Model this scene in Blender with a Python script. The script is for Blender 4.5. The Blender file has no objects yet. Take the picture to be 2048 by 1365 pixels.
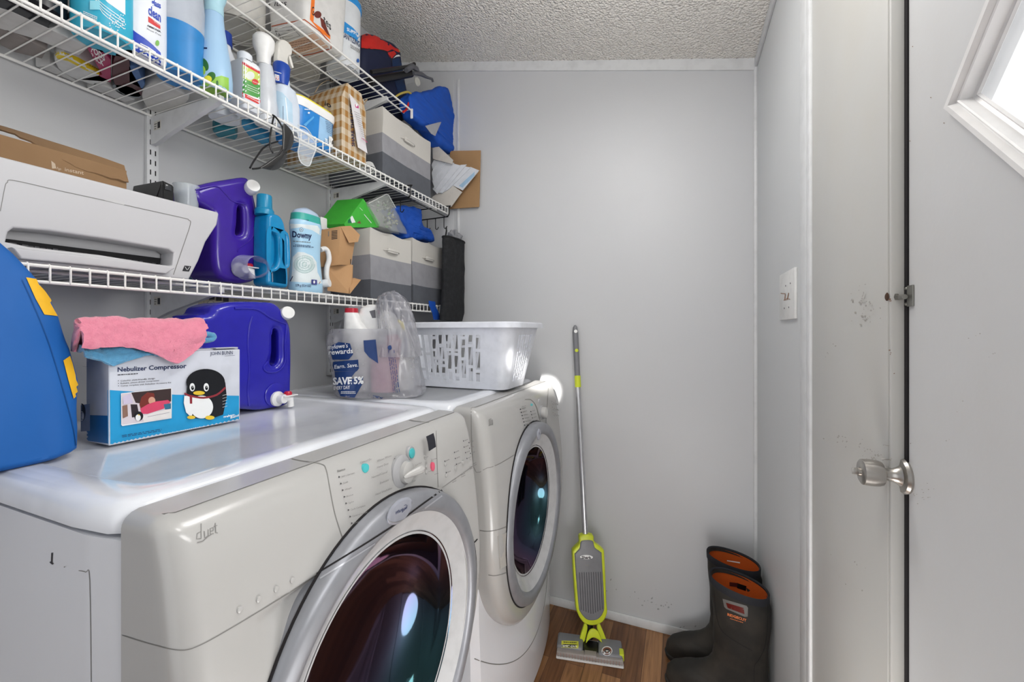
import bpy, bmesh, math, random
from mathutils import Vector, Matrix, noise
from mathutils.bvhtree import BVHTree
from bpy_extras.object_utils import world_to_camera_view

random.seed(7)
SC = bpy.context.scene
COL = SC.collection

# ------------------------------------------------------------------ camera
HC = 1.16                     # camera height above the floor
FPX = 829.0                   # focal length for a 2048 px wide frame
HOR = 662.0                   # horizon row
YAW = math.atan(338 / 829.0)
cd = bpy.data.cameras.new('camera')
cam = bpy.data.objects.new('camera', cd); COL.objects.link(cam)
cd.sensor_fit = 'HORIZONTAL'; cd.sensor_width = 36.0
cd.lens = FPX / 2048 * 36.0
cd.shift_y = -(682.5 - HOR) / 2048
cd.clip_start = 0.02
cam.location = (0, 0, HC)
cam.rotation_euler = (math.pi / 2, 0, YAW)
SC.camera = cam

# ------------------------------------------------------------------ view, world, lamps
SC.view_settings.view_transform = 'Standard'
SC.view_settings.look = 'None'
SC.view_settings.gamma = 1.0
SC.view_settings.use_curve_mapping = False
SC.view_settings.exposure = 0.14
W = bpy.data.worlds.new('world'); SC.world = W
W.use_nodes = True
bgn = W.node_tree.nodes['Background']
bgn.inputs[0].default_value = (0.95, 0.97, 1.0, 1)
bgn.inputs[1].default_value = 1.25

def area(name, loc, rot, sx, sy, power, color=(1, 1, 1)):
    l = bpy.data.lights.new(name, 'AREA'); l.shape = 'RECTANGLE'
    l.size = sx; l.size_y = sy; l.energy = power; l.color = color
    o = bpy.data.objects.new(name, l); COL.objects.link(o)
    o.location = loc; o.rotation_euler = rot
    return o
# added soft fill at the unseen doorway; daylight through the door's window
area('doorway_fill', (-0.50, -1.22, 1.35), (math.radians(90), 0, 0), 1.1, 1.7, 0.5, (1.0, 0.99, 0.97))
area('door_window_daylight', (0.235, 0.258, 1.39), (0, math.radians(90), 0), 0.38, 0.38, 4.0, (1.0, 0.99, 0.97))
# unseen fill lamps added above the frame: an area panel and bare points
area('overhead_fill', (-0.26, 0.92, 2.12), (0, 0, 0), 0.30, 0.30, 2.7, (1.0, 0.99, 0.97))
pl_ = bpy.data.lights.new('room_fill', 'POINT'); pl_.energy = 6.0; pl_.shadow_soft_size = 0.10; pl_.color = (1.0, 0.99, 0.97)
plo = bpy.data.objects.new('room_fill', pl_); COL.objects.link(plo); plo.location = (-0.10, 0.45, 1.90)
pl3 = bpy.data.lights.new('ceiling_fill', 'POINT'); pl3.energy = 3.4; pl3.shadow_soft_size = 0.07; pl3.color = (1.0, 0.99, 0.97)
plo3 = bpy.data.objects.new('ceiling_fill', pl3); COL.objects.link(plo3); plo3.location = (-0.26, 0.84, 1.97)
pl2 = bpy.data.lights.new('low_fill', 'POINT'); pl2.energy = 8.5; pl2.shadow_soft_size = 0.15; pl2.color = (1.0, 0.99, 0.975)  # low fill point added near the floor, has no fixture
plo2 = bpy.data.objects.new('low_fill', pl2); COL.objects.link(plo2); plo2.location = (0.06, 0.48, 0.32)
# low sun that reaches the far corner of the dryer through the doorway
sp = bpy.data.lights.new('sunbeam', 'SPOT'); sp.energy = 2500; sp.spot_size = math.radians(2.3); sp.spot_blend = 0.35
sp.shadow_soft_size = 0.02; sp.color = (1.0, 0.97, 0.92)
spo = bpy.data.objects.new('sunbeam', sp); COL.objects.link(spo)
spo.location = (-0.06, -1.2, 1.92)
spo.rotation_euler = (Vector((-0.51, 1.55, 0.950)) - spo.location).to_track_quat('-Z', 'Y').to_euler()

# ------------------------------------------------------------------ camera geometry, used to read the photo's points on real planes
_d = Vector((-math.sin(YAW), math.cos(YAW), 0)); _r = Vector((math.cos(YAW), math.sin(YAW), 0))
EYE = Vector((0, 0, HC))
def ray(px, py):
    return _d + _r * ((px - 1024) / FPX) + Vector((0, 0, -(py - HOR) / FPX))
def P(px, py, X=None, Y=None, Z=None):
    R = ray(px, py)
    if X is not None: s = X / R.x
    elif Y is not None: s = Y / R.y
    else: s = (Z - HC) / R.z
    return EYE + R * s
def PN(px, py, pt, n):
    R = ray(px, py); s = (pt - EYE).dot(n) / R.dot(n)
    return EYE + R * s
def depth(p): return (Vector(p) - EYE).dot(_d)
def stand(pl, pr, pt, X):
    c = P((pl + pr) / 2, 600, X=X); D = depth(c)
    return c.y, (pr - pl) * D / FPX, HC + (HOR - pt) * D / FPX

# ------------------------------------------------------------------ materials
def lin(h):
    h = h.lstrip('#'); o = []
    for i in (0, 2, 4):
        v = int(h[i:i + 2], 16) / 255
        o.append(v / 12.92 if v <= 0.04045 else ((v + 0.055) / 1.055) ** 2.4)
    return tuple(o) + (1,)
MATS = {}
def mat(name, col='#cccccc', rough=0.5, metal=0.0, bump=None, var=None, trans=0.0, alpha=1.0, coat=0.0, ior=1.45, sheen=0.0, spec=0.5, emis=None, sss=0.0, thin=0.0):
    if name in MATS: return MATS[name]
    m = bpy.data.materials.new(name); m.use_nodes = True
    nt = m.node_tree; b = nt.nodes['Principled BSDF']
    b.inputs['Base Color'].default_value = lin(col)
    b.inputs['Roughness'].default_value = rough
    b.inputs['Metallic'].default_value = metal
    b.inputs['Transmission Weight'].default_value = trans
    b.inputs['Alpha'].default_value = alpha
    b.inputs['Coat Weight'].default_value = coat
    b.inputs['Coat Roughness'].default_value = 0.08
    b.inputs['IOR'].default_value = ior
    b.inputs['Sheen Weight'].default_value = sheen
    b.inputs['Specular IOR Level'].default_value = spec
    if thin:
        b.inputs['Thin Film Thickness'].default_value = thin
        b.inputs['Thin Film IOR'].default_value = 1.6
    if emis:
        b.inputs['Emission Color'].default_value = lin(emis[0]); b.inputs['Emission Strength'].default_value = emis[1]
    tc = nt.nodes.new('ShaderNodeTexCoord')
    n = nt.nodes.new('ShaderNodeTexNoise'); nt.links.new(tc.outputs['Object'], n.inputs['Vector'])
    vs = var or (30, 0.03)
    n.inputs['Scale'].default_value = vs[0]; n.inputs['Detail'].default_value = 4
    mx = nt.nodes.new('ShaderNodeMix'); mx.data_type = 'RGBA'
    c2 = lin(vs[2]) if len(vs) > 2 else tuple(max(0, x * (1 - vs[1] * 4)) for x in lin(col)[:3]) + (1,)
    mx.inputs['A'].default_value = lin(col); mx.inputs['B'].default_value = c2
    rp = nt.nodes.new('ShaderNodeMapRange')
    rp.inputs['From Min'].default_value = 0.45; rp.inputs['From Max'].default_value = 0.75
    rp.inputs['To Max'].default_value = vs[1] if len(vs) > 2 else 1.0
    nt.links.new(n.outputs['Fac'], rp.inputs['Value'])
    nt.links.new(rp.outputs['Result'], mx.inputs['Factor'])
    nt.links.new(mx.outputs['Result'], b.inputs['Base Color'])
    if bump:
        nb = nt.nodes.new('ShaderNodeTexNoise'); nb.inputs['Scale'].default_value = bump[0]; nb.inputs['Detail'].default_value = 3
        nt.links.new(tc.outputs['Object'], nb.inputs['Vector'])
        bn = nt.nodes.new('ShaderNodeBump'); bn.inputs['Strength'].default_value = bump[1]; bn.inputs['Distance'].default_value = bump[2] if len(bump) > 2 else 0.002
        nt.links.new(nb.outputs['Fac'], bn.inputs['Height']); nt.links.new(bn.outputs['Normal'], b.inputs['Normal'])
    MATS[name] = m
    return m

# ------------------------------------------------------------------ object helpers
FR = {}
def tag(o, label=None, cat=None, group=None, kind=None):
    if label: o['label'] = label
    if cat: o['category'] = cat
    if group: o['group'] = group
    if kind: o['kind'] = kind
    return o
def thing(name, label, cat, loc, group=None):
    o = bpy.data.objects.new(name, None); COL.objects.link(o)
    o.location = loc; o.empty_display_size = 0.05
    FR[o.name] = Vector(loc)
    return tag(o, label, cat, group)
def finish(name, me, parent, smooth=0.6, base=None):
    """mesh with world coordinates -> object; origin moved to the parent's frame"""
    for p in me.polygons: p.use_smooth = True
    me.set_sharp_from_angle(angle=smooth)
    o = bpy.data.objects.new(name, me); COL.objects.link(o)
    if parent is not None:
        L = FR[parent.name]
        me.transform(Matrix.Translation(-L)); o.parent = parent; FR[o.name] = L
    else:
        L = Vector(base) if base is not None else Vector((0, 0, 0))
        me.transform(Matrix.Translation(-L)); o.location = L; FR[o.name] = L
    return o
def ob(name, bm, m, parent=None, smooth=0.6, base=None, recalc=True):
    if recalc: bmesh.ops.recalc_face_normals(bm, faces=bm.faces)
    me = bpy.data.meshes.new(name); bm.to_mesh(me); bm.free()
    for x in (m if isinstance(m, (list, tuple)) else [m]): me.materials.append(x)
    return finish(name, me, parent, smooth, base)
def struct(name, bm, m, smooth=0.6):
    o = ob(name, bm, m, None, smooth); o['kind'] = 'structure'; return o
def B(): return bmesh.new()

def box(bm, x0, x1, y0, y1, z0, z1, bev=0.0, seg=2, M=None, mi=0):
    t = bmesh.new(); bmesh.ops.create_cube(t, size=1)
    bmesh.ops.scale(t, vec=(abs(x1 - x0), abs(y1 - y0), abs(z1 - z0)), verts=t.verts)
    bmesh.ops.translate(t, vec=((x0 + x1) / 2, (y0 + y1) / 2, (z0 + z1) / 2), verts=t.verts)
    if bev: bmesh.ops.bevel(t, geom=t.edges[:] + t.verts[:], offset=bev, segments=seg, affect='EDGES', profile=0.5)
    if M is not None: bmesh.ops.transform(t, matrix=M, verts=t.verts)
    for f in t.faces: f.material_index = mi
    me = bpy.data.meshes.new('t'); t.to_mesh(me); t.free(); bm.from_mesh(me); bpy.data.meshes.remove(me)
    return bm
def loft(bm, rings, cap0=True, cap1=True, closed=True, mi=0):
    vr = [[bm.verts.new(p) for p in r] for r in rings]
    n = len(vr[0]); fs = []
    for a, b in zip(vr, vr[1:]):
        for i in range(n if closed else n - 1):
            j = (i + 1) % n
            f = bm.faces.new((a[i], a[j], b[j], b[i])); f.material_index = mi; fs.append(f)
    if cap0 and closed: bm.faces.new(vr[0][::-1]).material_index = mi
    if cap1 and closed: bm.faces.new(vr[-1]).material_index = mi
    return fs
def tube(bm, pts, r, seg=8, closed=False, mi=0, cap=True):
    pts = [Vector(p) for p in pts]; n = len(pts); rings = []
    prev = None
    for i, p in enumerate(pts):
        a = pts[(i - 1) % n] if (closed or i > 0) else p
        b = pts[(i + 1) % n] if (closed or i < n - 1) else p
        t = (b - a).normalized()
        if prev is None:
            u = t.orthogonal().normalized()
        else:
            u = (prev - t * prev.dot(t)); u = u.normalized() if u.length > 1e-6 else t.orthogonal().normalized()
        prev = u; v = t.cross(u)
        rr = r[i] if isinstance(r, (list, tuple)) else r
        rings.append([p + (u * math.cos(2 * math.pi * k / seg) + v * math.sin(2 * math.pi * k / seg)) * rr for k in range(seg)])
    if closed: rings.append(rings[0])
    loft(bm, rings, cap and not closed, cap and not closed, mi=mi)
    return bm
def smooth_path(pts, n=6):
    pts = [Vector(p) for p in pts]; out = []
    for i in range(len(pts) - 1):
        p0 = pts[max(i - 1, 0)]; p1 = pts[i]; p2 = pts[i + 1]; p3 = pts[min(i + 2, len(pts) - 1)]
        for k in range(n):
            t = k / n
            out.append(0.5 * ((2 * p1) + (p2 - p0) * t + (2 * p0 - 5 * p1 + 4 * p2 - p3) * t * t + (3 * p1 - p0 - 3 * p2 + p3) * t ** 3))
    out.append(pts[-1]); return out
def lathe(bm, prof, c, axis=(0, 0, 1), seg=32, mi=0, cap=True):
    """prof: (radius, height along axis)"""
    a = Vector(axis).normalized(); u = a.orthogonal().normalized(); v = a.cross(u); c = Vector(c)
    loft(bm, [[c + a * h + (u * math.cos(2 * math.pi * k / seg) + v * math.sin(2 * math.pi * k / seg)) * max(r, 1e-5) for k in range(seg)] for r, h in prof], cap, cap, mi=mi)
    return bm
def selps(cx, cy, z, hx, hy, n=2.0, seg=32, rot=0.0):
    out = []
    for k in range(seg):
        t = 2 * math.pi * k / seg; c, s = math.cos(t), math.sin(t)
        x = math.copysign(abs(c) ** (2 / n), c) * hx; y = math.copysign(abs(s) ** (2 / n), s) * hy
        out.append(Vector((cx + x * math.cos(rot) - y * math.sin(rot), cy + x * math.sin(rot) + y * math.cos(rot), z)))
    return out
def bottle(bm, cx, cy, secs, rot=0.0, seg=36, mi=0, cap=True):
    """secs: (z, half x, half y, power[, shift x, shift y])"""
    rings = []
    for s in secs:
        ox, oy = (s[4], s[5]) if len(s) > 4 else (0, 0)
        rings.append(selps(cx + ox, cy + oy, s[0], s[1], s[2], s[3], seg, rot))
    loft(bm, rings, cap, cap, mi=mi); return bm
def wrinkle(bm, amp, sc, seed=0, zlock=None):
    bm.normal_update()
    o = Vector((seed * 7.3, seed * 3.1, seed * 5.7))
    mv = []
    for v in bm.verts:
        k = noise.noise(v.co * sc + o) + 0.5 * noise.noise(v.co * sc * 2.3 + o)
        if zlock is not None and v.co.z < zlock + 0.004: k = 0
        mv.append((v, v.normal * k * amp))
    for v, q in mv: v.co += q
    return bm
def thicken(bm, th):
    bmesh.ops.recalc_face_normals(bm, faces=bm.faces); bm.normal_update(); bm.verts.index_update()
    vs = bm.verts[:]; be = [(e.verts[0], e.verts[1]) for e in bm.edges if len(e.link_faces) == 1]; fs = [list(f.verts) for f in bm.faces]
    cp = {v: bm.verts.new(v.co - v.normal * th) for v in vs}
    for f in fs: bm.faces.new([cp[v] for v in f][::-1])
    for a, b in be: bm.faces.new((a, b, cp[b], cp[a]))
    return bm
def curve_mesh(splines, depth=0.0, bevel=0.0, res=3, cyclic=True, fill='BOTH'):
    cu = bpy.data.curves.new('c', 'CURVE'); cu.dimensions = '2D'; cu.fill_mode = fill
    cu.extrude = max(depth - bevel, 0); cu.bevel_depth = bevel; cu.bevel_resolution = res; cu.offset = -bevel
    for s in splines:
        sp = cu.splines.new('POLY'); sp.points.add(len(s) - 1)
        for q, p in zip(sp.points, s): q.co = (p[0], p[1], 0, 1)
        sp.use_cyclic_u = cyclic
    o = bpy.data.objects.new('c', cu); COL.objects.link(o)
    dg = bpy.context.evaluated_depsgraph_get(); dg.update()
    me = bpy.data.meshes.new_from_object(o.evaluated_get(dg))
    bpy.data.objects.remove(o); bpy.data.curves.remove(cu)
    return me
def fix_bevel_curve(): pass
def extr(bm, splines, M, depth, bevel=0.0, res=3, mi=0):
    """2D outlines (first outer, rest holes) extruded +-depth about the plane, rounded edges, then placed by M"""
    me = curve_mesh(splines, depth, bevel, res)
    me.transform(M); k = len(bm.faces); bm.from_mesh(me); bm.faces.ensure_lookup_table()
    for f in bm.faces[k:]: f.material_index = mi
    bpy.data.meshes.remove(me)
    bmesh.ops.remove_doubles(bm, verts=bm.verts, dist=1e-5)
    return bm
def frame(o, u, v):
    u = Vector(u).normalized(); v = Vector(v).normalized(); w = u.cross(v).normalized()
    return Matrix(((u.x, v.x, w.x, o[0]), (u.y, v.y, w.y, o[1]), (u.z, v.z, w.z, o[2]), (0, 0, 0, 1)))
def YZ(X): return frame((X, 0, 0), (0, 1, 0), (0, 0, 1))      # 2D (y, z) on the plane x = X, normal +x
def smooth2(pts, n=5):
    m = len(pts); out = []
    for i in range(m):
        p0, p1, p2, p3 = [Vector(pts[(i + k - 1) % m]) for k in range(4)]
        for k in range(n):
            t = k / n
            out.append(tuple(0.5 * ((2 * p1) + (p2 - p0) * t + (2 * p0 - 5 * p1 + 4 * p2 - p3) * t * t + (3 * p1 - p0 - 3 * p2 + p3) * t ** 3)))
    return out
def yz(pts, X): return [(lambda q: (q.y, q.z))(P(a, b, X=X)) for a, b in pts]
_fm = {}
def text_mesh(s, bold=0.0, shear=0.0):
    k = (s, bold, shear)
    if k not in _fm:
        cu = bpy.data.curves.new('t', 'FONT'); cu.body = s; cu.size = 1; cu.offset = bold; cu.resolution_u = 2; cu.shear = shear
        o = bpy.data.objects.new('t', cu); COL.objects.link(o)
        dg = bpy.context.evaluated_depsgraph_get(); dg.update()
        me = bpy.data.meshes.new_from_object(o.evaluated_get(dg))
        bpy.data.objects.remove(o); bpy.data.curves.remove(cu)
        xs = [v.co.x for v in me.vertices] or [0]
        _fm[k] = ([v.co.copy() for v in me.vertices], [tuple(p.vertices) for p in me.polygons], min(xs), max(xs))
        bpy.data.meshes.remove(me)
    return _fm[k]

class Decal:
    """printing that lies on the surface of one object (flat ink, a fraction of a millimetre proud)"""
    def __init__(s, target, ox=0, oy=0, sc=1.0, off=0.0004, facing=True):
        tg = target if isinstance(target, (list, tuple)) else [target]
        vs = []; fs = []
        for t in tg:
            b = len(vs); L = FR[t.name]
            vs += [v.co + L for v in t.data.vertices]
            fs += [tuple(i + b for i in p.vertices) for p in t.data.polygons]
        s.bvh = BVHTree.FromPolygons(vs, fs); s.ox, s.oy, s.sc = ox, oy, sc
        s.off = off; s.k = 0; s.bm = bmesh.new(); s.mats = []
    def mi(s, m):
        if m not in s.mats: s.mats.append(m)
        return s.mats.index(m)
    def hit(s, x, y, o):
        R = ray(s.ox + x / s.sc, s.oy + y / s.sc).normalized()
        loc, n, i, d = s.bvh.ray_cast(EYE, R)
        if loc is None: return None
        if n.dot(R) > 0: n = -n
        return loc + n * o
    def add(s, m, verts, faces):
        o = s.off + s.k * 0.00008; s.k += 1
        mi = s.mi(m)
        vv = []
        for v in verts:
            h = s.hit(v[0], v[1], o); vv.append(s.bm.verts.new(h) if h is not None else None)
        for f in faces:
            q = [vv[i] for i in f]
            if any(v is None for v in q): continue
            if max((q[i].co - q[i - 1].co).length for i in range(len(q))) > 0.09: continue
            try: s.bm.faces.new(q).material_index = mi
            except ValueError: pass
    def poly(s, m, pts, step=7.0):
        t = bmesh.new(); vs = [t.verts.new((a, b, 0)) for a, b in pts]
        try: t.faces.new(vs)
        except ValueError: t.free(); return
        bmesh.ops.triangulate(t, faces=t.faces)
        L = step * s.sc
        for _ in range(5):
            e = [e for e in t.edges if e.calc_length() > L]
            if not e: break
            bmesh.ops.subdivide_edges(t, edges=e, cuts=1); bmesh.ops.triangulate(t, faces=t.faces)
        t.verts.ensure_lookup_table(); t.verts.index_update()
        s.add(m, [v.co.copy() for v in t.verts], [tuple(v.index for v in f.verts) for f in t.faces]); t.free()
    def rect(s, m, x0, y0, x1, y1): s.poly(m, [(x0, y0), (x1, y0), (x1, y1), (x0, y1)])
    def ell(s, m, cx, cy, rx, ry, rot=0, n=24, step=7.0):
        c, q = math.cos(rot), math.sin(rot)
        s.poly(m, [(cx + rx * math.cos(a) * c - ry * math.sin(a) * q, cy + rx * math.cos(a) * q + ry * math.sin(a) * c) for a in [2 * math.pi * i / n for i in range(n)]], step)
    def line(s, m, pts, w, closed=False, sm=0):
        p = [Vector((a, b)) for a, b in pts]
        if sm: p = [Vector((q.x, q.y)) for q in smooth_path([Vector((a.x, a.y, 0)) for a in p], sm)]
        q = []
        for i in range(len(p) - 1):
            n = max(1, int((p[i + 1] - p[i]).length / (6 * s.sc)))
            q += [p[i].lerp(p[i + 1], k / n) for k in range(n)]
        q.append(p[-1])
        V = []; F = []
        for i, a in enumerate(q):
            t = (q[min(i + 1, len(q) - 1)] - q[max(i - 1, 0)])
            if t.length < 1e-6: t = Vector((1, 0))
            t.normalize(); n = Vector((-t.y, t.x)) * w / 2
            V += [a + n, a - n]
            if i: F.append((2 * i - 2, 2 * i, 2 * i + 1, 2 * i - 1))
        s.add(m, [(v.x, v.y) for v in V], F)
    def text(s, m, st, x0, y0, x1, y1, h, bold=0.0, shear=0.0, up=None):
        v, f, a, b = text_mesh(st, bold, shear)
        w = max(b - a, 1e-3); U = Vector(((x1 - x0) / w, (y1 - y0) / w)); up = Vector(up).normalized() if up else Vector((0, -1))
        V = up * (h / 0.7)
        s.add(m, [(x0 + (p.x - a) * U.x + p.y * V.x, y0 + (p.x - a) * U.y + p.y * V.y) for p in v], f)
    def scribble(s, m, x0, y0, x1, y1, h, n=1, seed=1):
        """rows of small illegible print"""
        rnd = random.Random(seed)
        for r in range(n):
            ya = r * h * 1.9; t = 0.0
            while t < 1:
                w = rnd.uniform(0.05, 0.14); e = min(1, t + w)
                s.line(m, [(x0 + (x1 - x0) * t, y0 + ya + (y1 - y0) * t), (x0 + (x1 - x0) * e, y0 + ya + (y1 - y0) * e)], h * 0.8)
                t = e + 0.025
    def build(s, parent, name='label_print'):
        me = bpy.data.meshes.new(name); s.bm.to_mesh(me); s.bm.free()
        for m in s.mats: me.materials.append(m)
        return finish(name, me, parent)
# ------------------------------------------------------------------ shared materials
M_wall = mat('wall_paint', '#c5c6c8', 0.42, bump=(180, 0.12, 0.001), var=(2.2, 0.35, '#bbbcbe'))
M_wallr = mat('right_wall_paint', '#cacccd', 0.45, bump=(120, 0.1, 0.001), var=(2.5, 0.3, '#c6c6c4'))
M_cream = mat('jamb_paint', '#bfbeba', 0.4, bump=(90, 0.1, 0.001), var=(6, 0.45, '#bdb9b0'))
M_door = mat('door_paint', '#cbcbcb', 0.4, bump=(140, 0.12, 0.001), var=(7, 0.3, '#c2bfbb'))
M_trim = mat('trim_paint', '#d6d7d8', 0.4)
M_gap = mat('dark_gap', '#1d1a1c', 0.9)
M_grime = mat('grime', '#8f8a84', 0.9)
M_white = mat('white_plastic', '#e9e9e8', 0.32)
M_wire = mat('white_wire_coating', '#ecebe8', 0.35)
M_steel = mat('shelf_steel', '#d9dadb', 0.4)
M_black = mat('black_plastic', '#121214', 0.3)
M_blackm = mat('black_matte', '#18181b', 0.75)
M_navyink = mat('navy_ink', '#1d2b55', 0.6)
M_ink = mat('dark_ink', '#26262c', 0.6)
M_greyink = mat('grey_ink', '#7d7c7a', 0.6)
M_redink = mat('red_ink', '#d23b3b', 0.5)
M_whiteink = mat('white_ink', '#eceeee', 0.5)
M_card = mat('brown_cardboard', '#8f7152', 0.9, bump=(60, 0.15), var=(14, 0.4, '#7c5f42'))
M_card_in = mat('cardboard_inside', '#7d6046', 0.9)
M_glass = mat('clear_plastic', '#f4f8fa', 0.05, alpha=0.22, coat=0.5)

# ------------------------------------------------------------------ room
YB, XR, XL, YF = 1.694, 0.25, -1.29, -1.30
def cz(x): return 2.127 + 0.2343 * (0.2518 - x)

# floor: walnut strip laminate, boards run towards the back wall
mf = bpy.data.materials.new('laminate_floor'); mf.use_nodes = True
nt = mf.node_tree; bs = nt.nodes['Principled BSDF']
tc = nt.nodes.new('ShaderNodeTexCoord'); mp = nt.nodes.new('ShaderNodeMapping')
mp.inputs['Rotation'].default_value = (0, 0, math.radians(90))
br = nt.nodes.new('ShaderNodeTexBrick')
br.inputs['Scale'].default_value = 1.0; br.inputs['Brick Width'].default_value = 0.42; br.inputs['Row Height'].default_value = 0.062
br.inputs['Mortar Size'].default_value = 0.0008; br.inputs['Mortar'].default_value = lin('#4a2f1c')
br.inputs['Color1'].default_value = lin('#b28358'); br.inputs['Color2'].default_value = lin('#714a2d'); br.offset = 0.37
nt.links.new(tc.outputs['Object'], mp.inputs['Vector']); nt.links.new(mp.outputs['Vector'], br.inputs['Vector'])
mp2 = nt.nodes.new('ShaderNodeMapping'); mp2.inputs['Scale'].default_value = (90, 5, 1)
gn = nt.nodes.new('ShaderNodeTexNoise'); gn.inputs['Scale'].default_value = 1.0; gn.inputs['Detail'].default_value = 6; gn.inputs['Distortion'].default_value = 0.8
nt.links.new(tc.outputs['Object'], mp2.inputs['Vector']); nt.links.new(mp2.outputs['Vector'], gn.inputs['Vector'])
cr = nt.nodes.new('ShaderNodeValToRGB'); cr.color_ramp.elements[0].position = 0.3; cr.color_ramp.elements[0].color = (0.5, 0.46, 0.43, 1); cr.color_ramp.elements[1].position = 0.65; cr.color_ramp.elements[1].color = (1, 1, 1, 1)
nt.links.new(gn.outputs['Fac'], cr.inputs['Fac'])
mu = nt.nodes.new('ShaderNodeMix'); mu.data_type = 'RGBA'; mu.blend_type = 'MULTIPLY'; mu.inputs['Factor'].default_value = 1
nt.links.new(br.outputs['Color'], mu.inputs['A']); nt.links.new(cr.outputs['Color'], mu.inputs['B']); nt.links.new(mu.outputs['Result'], bs.inputs['Base Color'])
bs.inputs['Roughness'].default_value = 0.38
bm = B(); box(bm, XL - 0.1, XR + 0.12, YF, YB + 0.1, -0.05, 0); struct('floor', bm, mf)

# ceiling: sprayed popcorn texture, rises to the left
mc = mat('popcorn_ceiling', '#f3efe8', 0.85, var=(3, 0.3, '#ebe6de'))
nt = mc.node_tree; bs = nt.nodes['Principled BSDF']
tc = nt.nodes.new('ShaderNodeTexCoord'); vo = nt.nodes.new('ShaderNodeTexVoronoi'); vo.inputs['Scale'].default_value = 125
nz = nt.nodes.new('ShaderNodeTexNoise'); nz.inputs['Scale'].default_value = 130; nz.inputs['Detail'].default_value = 3
bn = nt.nodes.new('ShaderNodeBump'); bn.inputs['Strength'].default_value = 1.0; bn.inputs['Distance'].default_value = 0.007
nt.links.new(tc.outputs['Object'], vo.inputs['Vector']); nt.links.new(tc.outputs['Object'], nz.inputs['Vector'])
md = nt.nodes.new('ShaderNodeMath'); md.operation = 'MULTIPLY_ADD'; md.inputs[1].default_value = -1.2
nt.links.new(vo.outputs['Distance'], md.inputs[0]); nt.links.new(nz.outputs['Fac'], md.inputs[2])
nt.links.new(md.outputs[0], bn.inputs['Height']); nt.links.new(bn.outputs['Normal'], bs.inputs['Normal'])
bm = B()
loft(bm, [[Vector((x, y, cz(x) + dz)) for x, dz in ((XL - .1, 0), (XR + .1, 0), (XR + .1, .08), (XL - .1, .08))] for y in (YF - .1, YB + .1)])
struct('ceiling', bm, mc)

bm = B(); box(bm, XL - 0.1, XL, YF, YB + 0.1, 0, cz(XL) + .03); struct('wall_left', bm, M_wall)
bm = B(); loft(bm, [[Vector((x, y, z)) for x, z in ((XL, 0), (XR, 0), (XR, cz(XR)), (XL, cz(XL)))] for y in (YB, YB + 0.1)]); struct('wall_back', bm, M_wall)
# right wall around the door
DY0, DY1, DZ = -0.16, 0.672, 2.05
bm = B(); box(bm, XR, XR + .03, DY1, YB + .1, 0, 2.14); box(bm, XR, XR + .03, DY0, DY1, DZ, 2.14); box(bm, XR, XR + .03, YF, DY0, 0, 2.14)
wr = struct('wall_right', bm, M_wallr)
# wall behind the camera with the open doorway
bm = B()
box(bm, XL, -1.08, YF - .1, YF, 0, 2.4); box(bm, 0.08, XR, YF - .1, YF, 0, 2.13); box(bm, -1.08, 0.08, YF - .1, YF, 2.03, 2.13)
struct('wall_front', bm, M_wall)

# trims
bm = B(); box(bm, XL, XR, YB - .007, YB, 0, .035, .003); struct('baseboard_back', bm, M_trim)
bm = B(); box(bm, XR - .007, XR, DY1 + .38, YB - .007, 0, .035, .003); struct('baseboard_right', bm, M_trim)
bm = B()
loft(bm, [[Vector((x, y, z)) for x, z in ((XL, cz(XL) - .042), (XR, cz(XR) - .042), (XR, cz(XR)), (XL, cz(XL)))] for y in (YB - .006, YB)])
struct('trim_1', bm, M_trim)
bm = B(); box(bm, XR - .008, XR, YF, YB - .006, 2.095, 2.128, .002); struct('trim_2', bm, M_trim)
bm = B()
for y in (YB - .0068,):  # scuffed dark line where the ceiling meets the trim
    rnd = random.Random(3); x = XL
    while x < XR - .02:
        w = rnd.uniform(.03, .11); box(bm, x, min(x + w, XR - .01), y - .0008, y, cz(x) - .002, cz(x) + .0012); x += w + rnd.uniform(.002, .012)
struct('trim_3', bm, mat('dark_caulk_line', '#7b7874', 0.9))
bm = B(); tube(bm, [(XR - .004, YB - .004, .03), (XR - .004, YB - .004, 2.12)], .007, 8); struct('trim_4', bm, M_trim)
bx = P(917, 400, Y=YB).x
bm = B(); box(bm, bx - .006, bx + .006, YB - .005, YB, .03, 2.33, .002); struct('trim_5', bm, M_trim)
px0 = P(908, 143, Y=YB)
bm = B(); box(bm, -1.29, px0.x, YB - .0015, YB, .04, px0.z, .0007); struct('trim_6', bm, M_wall)
# jamb board beside the door, casing bead, door stop
ya, yb2 = P(1629, 600, X=XR).y, P(1783, 600, X=XR).y
bm = B(); box(bm, XR - .004, XR, yb2, ya, 0, 2.12, .001); jamb = struct('trim_7', bm, M_cream)
yc1 = P(1606, 600, X=XR).y
bm = B(); box(bm, XR - .009, XR, ya, ya + .022, 0, 2.1, .003); box(bm, XR - .004, XR, ya + .026, yc1 + .01, 0, 2.1, .002); struct('trim_8', bm, M_trim)
bm = B(); box(bm, XR - .003, XR + .02, DY1 - .002, yb2, 0, DZ, .002); stop = struct('trim_9', bm, M_cream)

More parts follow.
